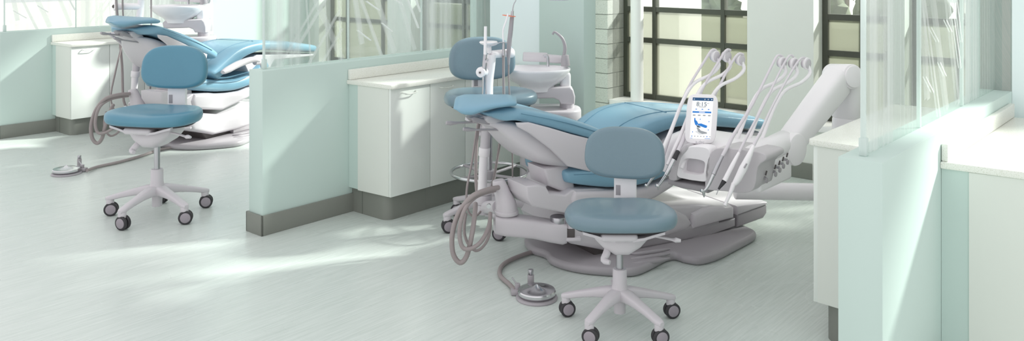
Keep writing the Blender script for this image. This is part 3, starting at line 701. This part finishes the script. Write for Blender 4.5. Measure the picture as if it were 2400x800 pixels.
# ------------------------------------------------------------------ suction arm (assistant side) with its hoses
AO = D(1240, 540, 4.68); AO.z = 0
def make_arm(label, flip=False):
    root = empty('suction_stand', AO, 0, 1, label, 'instrument arm', 'swivelling suction arms')
    Q = lambda u, v, Y=4.68: D(u, v, Y)-AO
    b = MB()   # fixed horizontal beam
    R = []
    for u, v, hw, hh in ((1156, 523, .03, .035), (1162, 524, .055, .05), (1185, 526, .062, .056), (1250, 533, .058, .054), (1290, 541, .058, .056), (1318, 545, .058, .058), (1328, 546, .045, .05)):
        p = Q(u, v); R.append([(p.x, p.y+y, p.z+z) for (_, y, z) in sup_ring(0, 0, 0, hw, hh, 0, 24, 4.5)])
    b.rings(R, 'plastic', True); b.build('support_beam', root)
    b = MB(); p = Q(1308, 512); b.cyl(p-Vector((0, 0, .035)), p+Vector((0, 0, .012)), .044, 'steel', 24, .004); b.box(Q(1327, 553)-Vector((0, .04, 0)), Q(1346, 533)+Vector((0, .04, 0)), 'dark_recess', .004)
    b.box(Q(1326, 560)-Vector((0, .05, 0)), Q(1360, 552)+Vector((0, .05, 0)), 'plastic', .004); b.build('pivot_joint', root)
    b = MB(); b.tube([Q(1187, 497), Q(1185, 478), Q(1178, 455), Q(1170, 432), Q(1168, 422)], [.062, .058, .045, .038, .030], 'plastic', 22, 5); b.cyl(Q(1187, 502), Q(1187, 492), .066, 'plastic', 26, .004)
    b.build('elbow', root)
    Y2 = 5.02
    b = MB(); b.cyl(Q(1133, 478, Y2), Q(1133, 455, Y2), .050, 'plastic', 24, .006); b.cyl(Q(1133, 455, Y2), Q(1133, 444, Y2), .050, 'plastic', 24, .004, r1=.03)
    b.tube([Q(1133, 500, Y2), Q(1133, 478, Y2)], [.045, .048], 'plastic', 20, 0)
    b.tube([Q(1140, 486, 5.0), Q(1150, 486, 4.86), Q(1168, 486, 4.72)], [.036, .036, .036], 'plastic', 16, 3)
    c = Q(1146, 482, 4.685); b.cyl(c, c-Vector((0, .02, 0)), .012, 'chrome', 16); b.build('lower_joint', root)
    b = MB(); b.tube([Q(1131, 448, Y2), Q(1131, 420, Y2), Q(1134, 360, Y2)], [.03, .026, .026], 'plastic_white', 16, 3)
    b.cyl(Q(1134, 366, Y2), Q(1136, 346, Y2), .034, 'plastic_white', 18, .004)
    b.tube([Q(1136, 348, Y2), Q(1140, 300, Y2), Q(1143, 250, Y2), Q(1143, 225, Y2)], [.028, .030, .03, .028], 'plastic', 16, 3)
    b.tube([Q(1143, 228, Y2), Q(1144, 190, Y2), Q(1150, 150, Y2), Q(1152, 128, Y2)], [.032, .032, .028, .025], 'plastic_white', 16, 4, flat=1.0); b.build('upright_post', root)
    b = MB()
    if flip: b.cyl(Q(1150, 128, Y2), Q(1086, 130, 4.94), .028, 'plastic_white', 20, .004); b.cyl(Q(1090, 130, 4.95), Q(1078, 130, 4.93), .034, 'plastic_white', 20, .004); b.cyl(Q(1079, 130, 4.934), Q(1077, 130, 4.925), .014, 'dark_recess', 16)
    else: b.cyl(Q(1150, 128, Y2), Q(1194, 124, 5.10), .024, 'plastic_white', 20, .004); b.cyl(Q(1190, 125, 5.09), Q(1201, 124, 5.11), .029, 'plastic_white', 20, .004)
    if flip: b.tube([Q(1152, 130, Y2), Q(1153, 60, Y2), Q(1150, -40, Y2)], .026, 'plastic_white', 16, 3)
    if not flip:
     p = Q(1145, 100, Y2); b.lathe([(.012, -.03), (.022, -.018), (.050, -.006), (.055, .002), (.05, .008), (0, .010)], 'plastic_white', 26, Matrix.Translation(p)); b.cyl(Q(1147, 125, Y2), Q(1146, 104, Y2), .014, 'plastic_white', 14)
    if not flip:
     c = Q(1127, 169, 4.98); b.cyl(c-Vector((.004, .022, 0)), c+Vector((.03, .05, 0)), .031, 'plastic_white', 26, .008); b.cyl(c-Vector((.0045, .026, 0)), c-Vector((.004, .020, 0)), .011, 'chrome', 18)
    if not flip: b.cyl(c-Vector((.0047, .028, 0)), c-Vector((.0045, .0258, 0)), .006, 'dark_recess', 14)
    if not flip: b.tube([Q(1147, 108, 4.98), Q(1160, 106, 4.98), Q(1172, 100, 4.98), Q(1188, 100, 5.00)], .003, 'chrome', 8, 4)
    b.build('instrument_holder', root)
    # supply hoses looping down from the elbow
    hoses = [([(1168, 440, 4.62), (1140, 446, 4.55), (1105, 462, 4.5), (1075, 500, 4.5), (1060, 550, 4.5), (1062, 595, 4.5), (1078, 616, 4.5), (1094, 600, 4.5), (1106, 550, 4.5), (1113, 500, 4.56), (1114, 478, 4.62)], .0135),
             ([(1160, 446, 4.64), (1118, 460, 4.55), (1090, 490, 4.48), (1077, 540, 4.47), (1083, 578, 4.47), (1102, 584, 4.47), (1128, 566, 4.5), (1146, 530, 4.58), (1149, 500, 4.66)], .0115),
             ([(1092, 500, 4.62), (1088, 540, 4.6), (1096, 570, 4.58), (1115, 588, 4.56), (1135, 575, 4.58), (1148, 545, 4.6), (1150, 500, 4.66)], .008)]
    for pts, r in hoses:
        b = MB(); b.tube([Q(*p) for p in pts], r, 'hose_grey', 12, 6); b.build('supply_hose', root)
    # hoses hanging behind the post from the instruments
    SETS = (([(1136, 215, 4.98), (1128, 262, 5.00), (1118, 320, 5.04), (1115, 400, 5.06), (1118, 452, 5.04), (1127, 478, 5.02)], .010),
                   ([(1128, 258, 5.00), (1118, 300, 4.98), (1106, 380, 4.96), (1094, 445, 4.92), (1096, 492, 4.92), (1112, 508, 4.94), (1130, 492, 4.99)], .0065),
                   ([(1180, 128, 5.04), (1180, 180, 5.04), (1180, 240, 5.06), (1172, 330, 5.12), (1155, 430, 5.08), (1140, 470, 5.03)], .008),
                   ([(1192, 150, 5.08), (1193, 200, 5.09), (1200, 330, 5.14), (1202, 470, 5.14)], .005))
    if flip: SETS = (([(1088, 60, 4.90), (1090, 128, 4.90), (1092, 230, 4.96), (1098, 330, 4.98), (1108, 450, 4.94), (1128, 488, 5.00)], .010), ([(1106, 60, 4.92), (1107, 128, 4.92), (1104, 230, 4.96), (1084, 340, 4.94), (1072, 440, 4.90), (1090, 490, 4.92), (1128, 490, 5.00)], .007), ([(1176, 60, 5.09), (1177, 200, 5.09), (1176, 300, 5.09), (1172, 440, 5.09)], .007))
    for pts, r in SETS:
        b = MB(); b.tube([Q(*p) for p in pts], r, 'hose_grey', 10, 5); b.build('instrument_hose', root)
    return root
arm1 = make_arm('grey-lilac swivelling suction stand with looping hoses under the centre chair headrest')
def instrument(name, label, cat, parts, group=None, rel=None):
    """parts: (name, [(u, v, Y)...], radius, material)"""
    o0 = D(*parts[0][1][0]); root = empty(name, o0, 0, 1, label, cat, group)
    for nm, pts, r, m in parts:
        b = MB(); b.tube([D(*p)-o0 for p in pts], r, m, 14, 4 if len(pts) > 2 else 0); b.build(nm, root)
    return root
hve = instrument('suction_tip', 'white slanted suction tip in a chrome valve beside the round holder end', 'dental instrument',
    [('valve_body', [(1134, 220, 4.98), (1135, 175, 4.97), (1136, 150, 4.97), (1137, 125, 4.97)], [.012, .012, .015, .009], 'steel'),
     ('tip', [(1137, 128, 4.97), (1138, 62, 4.97)], [.010, .009], 'plastic_white'), ('thumb_slide', [(1139, 145, 4.715), (1143, 140, 4.95)], [.007, .007], 'steel')])
sal = instrument('saliva_ejector', 'thin white saliva ejector between the suction tip and the syringe', 'dental instrument',
    [('tip', [(1180, 100, 5.02), (1179, 72, 5.02), (1186, 50, 5.02), (1191, 32, 5.02)], [.005, .005, .005, .0055], 'plastic_white'),
     ('valve_body', [(1180, 130, 5.02), (1180, 100, 5.02)], [.009, .008], 'steel')])
syr = instrument('air_water_syringe', 'grey syringe with orange ring and bent metal tip above the basin', 'dental instrument',
    [('handle', [(1192, 152, 5.06), (1193, 110, 5.06), (1197, 70, 5.06), (1200, 40, 5.06)], [.006, .014, .014, .012], 'plastic_grey'),
     ('tip', [(1201, 40, 5.06), (1202, 20, 5.06), (1205, 8, 5.06), (1209, 0, 5.06), (1204, -12, 5.06)], [.007, .0035, .003, .003, .003], 'steel'),
     ('nozzle_collar', [(1200, 41, 5.06), (1201, 26, 5.06)], [.010, .008], 'steel')])
b = MB(); rr = D(1193, 37, 5.06); b.lathe([(.006, -.002), (.040, -.0015), (.040, .0015), (.006, .002)], 'orange_plastic', 24, Matrix.Translation(rr-syr.location) @ Matrix.Rotation(.12, 4, 'Y')); b.build('guard_ring', syr)

# ------------------------------------------------------------------ foot pedals
def foot_pedal(label, c, r, hose, knob, lever, hr=.012):
    root = empty('foot_pedal', c, 0, 1, label, 'foot pedal', 'foot pedals')
    b = MB(); b.lathe([(0, 0), (r*1.06, 0), (r*1.08, .006), (r*1.03, .014), (r*.8, .018), (0, .018)], 'plastic_grey', 48)
    L = Vector(lever); n_ = L.normalized(); b.box((-.035, -.03, 0), (.035, .03, .028), 'plastic_grey', .01, Matrix.Translation((L.x, L.y, 0)))
    b.build('base', root)
    b = MB(); b.lathe([(r*.5, .016), (r*.93, .020), (r*.98, .028), (r*.98, .040), (r*.94, .046), (r*.80, .046), (r*.25, .058), (r*.03, .072), (0, .073)], 'chrome', 56); b.build('chrome_disc', root, sharp=25)
    K = Vector(knob); b = MB(); b.cyl((K.x, K.y, .006), (K.x, K.y, .07), .017, 'plastic_grey', 16, .002); b.cyl((K.x, K.y, .07), (K.x, K.y, .098), .014, 'steel', 16, .003); b.build('knob', root)
    b = MB(); b.cyl((L.x, L.y, .02), (L.x, L.y, .055), .014, 'plastic_grey', 14, .002); b.tube([(L.x-.005, L.y, .052), (L.x-.028, L.y, .085)], [.005, .004], 'steel', 8, 0); b.build('toggle', root)
    b = MB(); b.tube([Vector(p)-Vector(c) for p in hose], hr, 'hose_grey', 12, 7); b.build('hose', root)
    return root
pc = G(1258, 700)
g1 = lambda u, v, z=.014: G(u, v, z)
foot_pedal('chrome cone-topped foot pedal on the floor between the hose loops and the foreground stool', pc, .098,
    [g1(1207, 682, .02), g1(1195, 668), g1(1175, 650), g1(1171, 636), g1(1180, 620), g1(1205, 606), g1(1245, 592), g1(1290, 584), g1(1345, 579)],
    G(1244, 676)-pc, G(1213, 690)-pc)
pc2 = G(156, 408)
foot_pedal('chrome cone-topped foot pedal on the floor in the left bay', pc2, .105,
    [g1(204, 400, .02), g1(230, 391), g1(280, 380), g1(330, 366), g1(380, 350), g1(430, 344), g1(470, 342)],
    G(186, 392)-pc2, G(193, 402)-pc2)

# ------------------------------------------------------------------ delivery unit
HO = Vector((1.167, 4.30, 0)); HX = Vector((.75, -.661, 0)).normalized(); HY = Vector((.661, .75, 0)).normalized()
HA = math.atan2(HX.y, HX.x)
dl = empty('delivery_unit', HO, HA, 1, 'white instrument delivery console on a thick swing arm at the foot of the centre chair', 'dental delivery unit')
def H(u, v, Y):      # world pixel at depth -> console local
    q = D(u, v, Y)-HO; return Vector((q.dot(HX), q.dot(HY), q.z))
def HP(u, v, yh):    # on the console plane local-y = yh
    k = (u-1200)/2000; d = Vector((k, 1, 0)); Y = (yh + HO.dot(HY))/d.dot(HY); p = H(u, v, Y); return (p.x, p.z)
b = MB()  # console body: profile in (y, z), lofted along x
prof = [(.02, .555), (.0, .60), (.01, .66), (.04, .715), (.10, .745), (.22, .757), (.34, .755), (.40, .72), (.41, .62), (.38, .57), (.2, .55)]
prof = [(p.x, p.y) for p in spline([(a, c, 0) for a, c in prof], 4, True)]
R = []
for x, f in ((-.50, .86), (-.49, .95), (-.46, 1), (-.30, 1), (-.12, 1), (-.02, 1), (.0, .97)):
    R.append([(x, .2+(y-.2)*f, .65+(z-.65)*f) for y, z in prof])
b.rings(R, 'plastic_white', True); b.build('console_body', dl)
so_ = [HP(u, v, -.045) for u, v in ((1588, 414), (1588, 396), (1594, 362), (1604, 349), (1625, 344), (1655, 347), (1664, 360), (1662, 395), (1656, 424), (1630, 424), (1606, 420))]
sl = [HP(u, v, -.045) for u, v in ((1600, 404), (1599, 394), (1601, 380), (1608, 373), (1625, 373), (1644, 377), (1651, 383), (1650, 396), (1646, 408), (1630, 410), (1612, 407))]
so_ = [(p.x, p.y) for p in spline([(a_, c_, 0) for a_, c_ in so_], 4, True)]; sl = [(p.x, p.y) for p in spline([(a_, c_, 0) for a_, c_ in sl], 4, True)]
b2 = MB(); cxs = sum(p[0] for p in sl)/len(sl); czs = sum(p[1] for p in sl)/len(sl)
def off(L_, f, c=(cxs, czs)): return [(c[0]+(x-c[0])*f, c[1]+(z-c[1])*f) for x, z in L_]
rr_ = [(so_, 1.03, .03), (so_, 1.03, -.030), (so_, 1.015, -.040), (so_, .98, -.045), (sl, 1.05, -.045), (sl, 1.01, -.042), (sl, .99, -.035), (sl, .93, -.004)]
b2.rings([[(x, d, z) for x, z in off(L_, f)] for L_, f, d in rr_], 'plastic_white', False); b2.build('handle_slot', dl)
b = MB(); b.add([(x, -.0045, z) for x, z in off(sl, .94)], [list(range(len(sl)))], 'plastic'); b.build('slot_back', dl)
def pod(pts, y0, y1, bev, m='pod_grey', k=3):
    b = MB(); pp = [HP(u, v, y0) for u, v in pts]; pp = [(p.x, p.y) for p in spline([(a, c, 0) for a, c in pp], k, True)]
    b.prism(pp, y0, y1, m, 'y', bev); return b.build('instrument_holder', dl)
pod([(1652, 440), (1655, 385), (1668, 356), (1690, 347), (1740, 352), (1788, 360), (1796, 374), (1776, 392), (1768, 440), (1745, 453), (1700, 449), (1660, 446)], -.045, .16, .02)
pod([(1566, 420), (1572, 385), (1590, 352), (1608, 338), (1612, 350), (1595, 372), (1586, 408), (1584, 424)], -.05, .14, .015)
b = MB(); lo = [HP(u, v, .0) for u, v in ((1568, 419), (1600, 426), (1662, 436), (1662, 452), (1600, 440), (1570, 430))]
b.prism(lo, -.02, .3, 'plastic_grey', 'y', .008); b.build('lower_trim', dl)
# side block with the adjustment knobs (right end of the console, running back)
b = MB(); b.box((.0, .03, .535), (.075, .42, .68), 'plastic_white', .02, seg=3)
b.cyl((.02, .0, .70), (.02, .46, .725), .062, 'plastic_white', 28, .02); b.build('side_block', dl)
b = MB(); b.cyl((-.02, .47, .69), (.095, .45, .69), .088, 'plastic_white', 32, .014); b.build('end_hub', dl)
for i, yy in enumerate((.05, .155, .205, .25, .30)):
    b = MB(); z = .615+.012*i
    b.cyl((.074, yy, z), (.098, yy, z), .007, 'steel', 12); b.cyl((.096, yy, z-.012), (.104, yy, z-.012), .013, 'plastic_grey', 16, .002); b.cyl((.094, yy, z+.014), (.1, yy, z+.036), .004, 'dark_recess', 8); b.build('flow_knob', dl)
# swing arm, drum, post, beam
P0 = H(1843, 345, 4.66); P1 = H(1962, 192, 5.12)
b = MB(); ax = (P1-P0); Lr = ax.length; q = ax.to_track_quat('X', 'Z').to_matrix().to_4x4(); q.translation = P0
R = []
for f, hw, hh in ((-.02, .04, .05), (0, .058, .062), (.1, .062, .068), (.5, .068, .078), (.9, .072, .088), (1.0, .072, .088)):
    R.append([(f*Lr, y, z) for (_, y, z) in sup_ring(0, 0, 0, hw, hh, 0, 28, 4)])
b.rings(R, 'plastic_white', True, q); b.build('swing_arm', dl)
dc0, dc1 = H(1948, 178, 5.25), H(2000, 180, 5.07)
b = MB(); b.cyl(dc0, dc1, .075, 'plastic_white', 40, .008); b.cyl(dc1, dc1+(dc1-dc0).normalized()*.012, .066, 'plastic_white', 40, .006); b.build('pivot_drum', dl)
pp = H(1986, 300, 5.2); 
b = MB(); R = []
for z, hw in ((.24, .085), (.26, .09), (.74, .083), (.75, .080), (.755, .083), (.93, .078), (1.0, .06)):
    R.append([(pp.x+x_, pp.y+y_, z) for (x_, y_) in sup_outline(hw, hw*.9, 3, 28)])
b.rings(R, 'plastic_white', True); b.build('post', dl)
b = MB(); s0, s1 = H(1722, 447, 5.2), H(1986, 452, 5.2); b.cyl(s0, s1, .052, 'plastic_white', 28, .006)
b.build('support_beam', dl)
b = MB(); b.cyl((pp.x, pp.y, 0), (pp.x, pp.y, .25), .06, 'plastic_grey', 24, .004); b.build('floor_foot', dl)
# whip arms
def whip(dx, dv, base):
    w = base
    b = MB(); pts = [(1888, 147, 4.78), (1899, 170, 4.77), (1880, 192, 4.74), (1840, 213, 4.7), (1814, 255, 4.64), (1788, 320, 4.56), (1768, 366, 4.5), (1752, 404, 4.46)]
    b.tube([H(u+dx, v+dv, Y+w) for u, v, Y in pts], [.011, .0105, .0095, .0095, .010, .0105, .011, .011], 'plastic_white', 10, 6)
    c = H(1890+dx, 149+dv, 4.78+w); ax = Vector((1, -.15, 0)).normalized()
    b.cyl(c-ax*.006, c+ax*.010, .034, 'plastic_white', 32, .004); b.cyl(c+ax*.009, c+ax*.016, .027, 'plastic', 28, .003)
    b.cyl(c-ax*.022, c-ax*.004, .026, 'plastic', 24, .004)
    o = b.build('whip_arm', dl)
    return o
for dx in (0, -30, -57): whip(dx, 0 if dx > -50 else -2, 0)
for dx in (-155, -187, -214): whip(dx, -9 if dx == -155 else -17, 0.02)
# touch screen
BL, TL, BR_ = D(1603, 336, 4.50), D(1612, 220, 4.57), D(1677, 339, 4.47)
ex = (BR_-BL).normalized(); ey = (TL-BL); ey = (ey-ex*ey.dot(ex)).normalized(); ez = ex.cross(ey)
W_, H_ = (BR_-BL).length, (TL-BL).length
SM = Matrix(((ex.x, ey.x, ez.x, BL.x), (ex.y, ey.y, ez.y, BL.y), (ex.z, ey.z, ez.z, BL.z), (0, 0, 0, 1)))
SL = dl.matrix_basis.copy(); SL = Matrix.Translation(HO) @ Matrix.Rotation(HA, 4, 'Z')
SM = SL.inverted() @ SM
skew = ((TL-BL).dot(ex))
b = MB(); fo = sup_outline(W_/2, H_/2, 5.5, 48); fo = [(x+W_/2+skew*(y+H_/2)/H_, y+H_/2) for x, y in fo]
b.prism(fo, -.022, 0, 'plastic_white', 'z', .005); scr = b.build('touch_screen', dl, SM)
b = MB()
x0, x1, y0, y1 = .17*W_, .83*W_, .10*H_, .925*H_
def sk(x, y): return (x+skew*y/H_, y)
def quad(mb, xa, ya, xb, yb, z, m): mb.add([(*sk(xa, ya), z), (*sk(xb, ya), z), (*sk(xb, yb), z), (*sk(xa, yb), z)], [[0, 1, 2, 3]], m)
def disc(mb, cx, cy, rx, ry, z, m, n=16): mb.add([(*sk(cx+rx*math.cos(2*PI*k/n), cy+ry*math.sin(2*PI*k/n)), z) for k in range(n)], [list(range(n))], m)
def fx(u): return x0+(x1-x0)*u
def fy(v): return y1-(y1-y0)*v
b.box((0, 0, 0), (0, 0, 0), 'screen_white') if False else None
quad(b, x0, y0, x1, y1, .0008, 'screen_white')
quad(b, x0, fy(.075), x1, y1, .0014, 'screen_navy')
quad(b, fx(.04), fy(.375), fx(.95), fy(.335), .0014, 'screen_blue')
for i in range(4): disc(b, fx(.13+.245*i), fy(.43), W_*.055, H_*.018, .0014, 'screen_pale'); quad(b, fx(.07+.245*i), fy(.445), fx(.19+.245*i), fy(.425), .0018, 'screen_grey')
for i in range(3): quad(b, fx(.17+.3*i), fy(.295), fx(.25+.3*i), fy(.275), .0014, 'screen_blue')
quad(b, fx(.33), fy(.235), fx(.66), fy(.222), .0014, 'screen_grey')
quad(b, fx(.36), fy(.362), fx(.64), fy(.347), .0018, 'screen_white')
# tiny chair drawing
def poly(pts, m, z): b.add([(*sk(fx(u), fy(v)), z) for u, v in pts], [list(range(len(pts)))], m)
poly([(.15, .50), (.20, .50), (.22, .55), (.30, .58), (.36, .64), (.30, .68), (.22, .67), (.15, .58)], 'screen_blue', .0016)
poly([(.32, .64), (.50, .63), (.80, .68), (.78, .73), (.70, .735), (.50, .70), (.36, .68)], 'screen_blue', .0018)
poly([(.26, .68), (.36, .68), (.50, .715), (.46, .73), (.34, .73)], 'screen_dark', .0015)
poly([(.28, .73), (.40, .74), (.50, .80), (.80, .84), (.82, .87), (.60, .885), (.40, .84)], 'screen_grey', .0014)
poly([(.22, .83), (.36, .80), (.56, .86), (.60, .89), (.45, .90)], 'screen_pale', .0012)
for u, v in ((.44, .53), (.87, .58), (.86, .78), (.12, .84)):
    poly([(u-.025, v), (u, v-.02), (u+.025, v), (u, v+.02)], 'screen_blue', .0014)
for i in range(7): quad(b, fx(.07+.145*i), fy(.955), fx(.115+.145*i), fy(.93), .0014, ('screen_blue' if i in (0, 5) else 'screen_grey'))
quad(b, fx(.02), fy(.995), fx(.13), fy(.985), .0014, 'screen_blue'); quad(b, fx(.72), fy(.995), fx(.98), fy(.985), .0014, 'screen_blue')
for u in (.08, .60, .76, .93): disc(b, fx(u), fy(.04), W_*.018, W_*.018, .0018, 'screen_white', 10); 
for u in (.08, .60, .76): disc(b, fx(u), fy(.04), W_*.011, W_*.011, .0020, 'screen_navy', 10)
disp = b.build('display', scr)
def text(txt, size, cx, cy, m, z=.0016, par=None, skx=True, nm='clock_digits'):
    cu = bpy.data.curves.new(nm, 'FONT'); cu.body = txt; cu.size = size; cu.align_x = 'CENTER'; cu.align_y = 'CENTER'; cu.extrude = .0001; cu.shear = skew/H_*.9
    t_ = bpy.data.objects.new(nm, cu); C.objects.link(t_); bpy.context.view_layer.update(); me = bpy.data.meshes.new_from_object(t_); bpy.data.objects.remove(t_); me.materials.clear(); me.materials.append(MATS[m]); o = bpy.data.objects.new(nm, me); C.objects.link(o); o.parent = par; x, y = sk(cx, cy); o.location = (x, y, z); return o
text('8:15', W_*.20, fx(.45), fy(.165), 'screen_dark', par=disp)
text('AM', W_*.055, fx(.76), fy(.14), 'screen_dark', par=disp, nm='clock_suffix')
mat('logo_grey', srgb(185, 183, 190), .5)
text('a-dec', W_*.13, W_*.5, H_*.035, 'logo_grey', .0006, scr, nm='logo')
b = MB(); c0 = H(1642, 352, 4.56); b.cyl(c0, H(1640, 325, 4.58), .02, 'plastic_white', 16, .003); b.build('screen_stem', dl)

# handpieces with their hoses
HPG = 'handpieces on the delivery unit'
def handpiece(name, label, parts): return instrument(name, label, 'dental instrument', parts, HPG)
T0 = 4.76
handpiece('handpiece', 'slim chrome handpiece with angled head, leftmost in the right-hand holder', [
    ('body', [(1693, 366, 4.285), (1680, 392, 4.25), (1672, 410, 4.23)], [.0085, .011, .011], 'steel'),
    ('neck', [(1672, 410, 4.23), (1660, 436, 4.21), (1650, 449, 4.20)], [.010, .0075, .0055], 'chrome'),
    ('head', [(1642, 447, 4.2), (1648, 449, 4.2), (1650, 459, 4.2), (1650, 463, 4.2)], [.008, .009, .005, .0015], 'chrome'),
    ('hose', [(1834, 133, T0+.02), (1822, 131, T0), (1806, 160, T0-.04), (1765, 242, 4.58), (1722, 312, 4.39), (1706, 342, 4.31), (1693, 366, 4.285)], [.007, .007, .007, .008, .0095, .010, .0085], 'hose_light')])
handpiece('scaler', 'white handpiece with black cone and fine tip, middle of the right-hand holder', [
    ('body', [(1732, 358, 4.235), (1718, 385, 4.215), (1698, 424, 4.20)], [.007, .011, .0125], 'plastic_white'),
    ('cone', [(1698, 424, 4.21), (1684, 444, 4.20)], [.0125, .005], 'black_rubber'),
    ('tip', [(1684, 444, 4.20), (1680, 454, 4.20), (1679, 457, 4.2)], [.002, .002, .0012], 'steel'),
    ('hose', [(1860, 133, T0+.02), (1850, 131, T0), (1832, 160, T0-.04), (1795, 236, 4.56), (1755, 312, 4.34), (1742, 338, 4.26), (1732, 358, 4.235)], [.006, .006, .006, .006, .007, .007, .007], 'hose_light')])
handpiece('curing_light', 'thick translucent white handpiece with long pale tip, rightmost in the right-hand holder', [
    ('body', [(1766, 342, 4.20), (1756, 365, 4.175), (1742, 395, 4.17), (1728, 422, 4.17), (1720, 432, 4.17)], [.008, .014, .020, .017, .011], 'plastic_white'),
    ('tip', [(1720, 430, 4.17), (1712, 452, 4.165), (1703, 472, 4.16), (1699, 482, 4.155)], [.012, .010, .008, .009], 'plastic_white'),
    ('button', [(1750, 384, 4.152), (1744, 394, 4.148)], [.004, .004], 'plastic_grey'),
    ('hose', [(1890, 138, T0+.02), (1879, 136, T0), (1860, 160, T0-.04), (1815, 240, 4.54), (1785, 305, 4.28), (1774, 326, 4.22), (1766, 342, 4.20)], [.006, .006, .006, .006, .007, .008, .008], 'hose_light')])
handpiece('handpiece', 'chrome handpiece head just visible beside the foreground stool backrest, leftmost', [
    ('body', [(1556, 362, 4.58), (1535, 410, 4.50)], [.009, .010], 'steel'), ('neck', [(1535, 410, 4.50), (1516, 436, 4.48)], [.009, .005], 'chrome'),
    ('head', [(1511, 434, 4.48), (1516, 436, 4.48), (1517, 442, 4.48)], [.007, .008, .002], 'chrome'),
    ('hose', [(1678, 118, T0+.04), (1668, 118, T0+.02), (1650, 145, T0), (1610, 212, 4.70), (1580, 290, 4.64), (1556, 362, 4.58)], [.007, .007, .007, .007, .008, .009], 'hose_light')])
handpiece('handpiece', 'chrome handpiece with a black connector in the left-hand holder below the screen', [
    ('connector', [(1589, 355, 4.48), (1580, 374, 4.46)], [.012, .014], 'black_rubber'),
    ('body', [(1580, 374, 4.46), (1572, 390, 4.45), (1560, 412, 4.43)], [.013, .014, .010], 'chrome'), ('neck', [(1560, 412, 4.43), (1543, 436, 4.42)], [.009, .006], 'chrome'),
    ('head', [(1537, 435, 4.42), (1543, 437, 4.42), (1542, 446, 4.42)], [.008, .009, .002], 'chrome'),
    ('hose', [(1712, 118, T0+.04), (1702, 118, T0+.02), (1684, 145, T0), (1645, 212, 4.70), (1618, 290, 4.60), (1589, 355, 4.48)], [.007, .007, .007, .007, .009, .011], 'hose_light')])
handpiece('handpiece', 'pale hose and handpiece passing behind the touch screen', [
    ('body', [(1604, 372, 4.60), (1590, 400, 4.58)], [.009, .009], 'steel'),
    ('hose', [(1742, 128, T0+.04), (1730, 127, T0+.02), (1712, 152, T0), (1680, 214, 4.72), (1645, 290, 4.66), (1604, 372, 4.60)], [.007, .007, .007, .007, .008, .009], 'hose_light')])

# operating lamp whose underside just dips into the top of the view
lp = empty('operating_lamp', D(1308, -3, 5.1), 0, 1, 'white lamp head just showing at the top edge above the brick pier', 'dental lamp')
b = MB(); b.lathe([(.0, -.012), (.06, -.010), (.10, .002), (.115, .03), (.10, .07), (0, .09)], 'plastic_white', 32); b.build('lamp_head', lp)
b = MB(); b.tube([(0, 0, .085), (.02, .1, .35), (.05, .2, .8), (.05, .2, 2.4)], .022, 'plastic_white', 12, 5); b.cyl((.05, .2, 2.38), (.05, .2, 2.42), .09, 'plastic_white', 24); b.build('lamp_arm', lp)

# ------------------------------------------------------------------ the left bay repeats the chair set
LS = 1.20
ch2 = make_chair('blue reclined dental chair in the left bay, partly hidden by the middle wall', LO, LA, LS, 'vinyl', True, math.radians(7)); ch2.scale = (1.2, 1.2, 1.13)
c2 = make_cuspidor('white ceramic basin on a rounded tower in the left bay', .123); c2.location = D(446, 210, 8.9); c2.location.z = 0; c2.scale = (1.2, 1.15, 1.15)
a2 = make_arm('grey-lilac swivelling suction stand with looping hoses in the left bay', True); a2.scale = (1.15, 1.15, 1.11); a2.rotation_euler = (0, 0, math.radians(6)); a2.location = (-3.20, 7.65, 0)
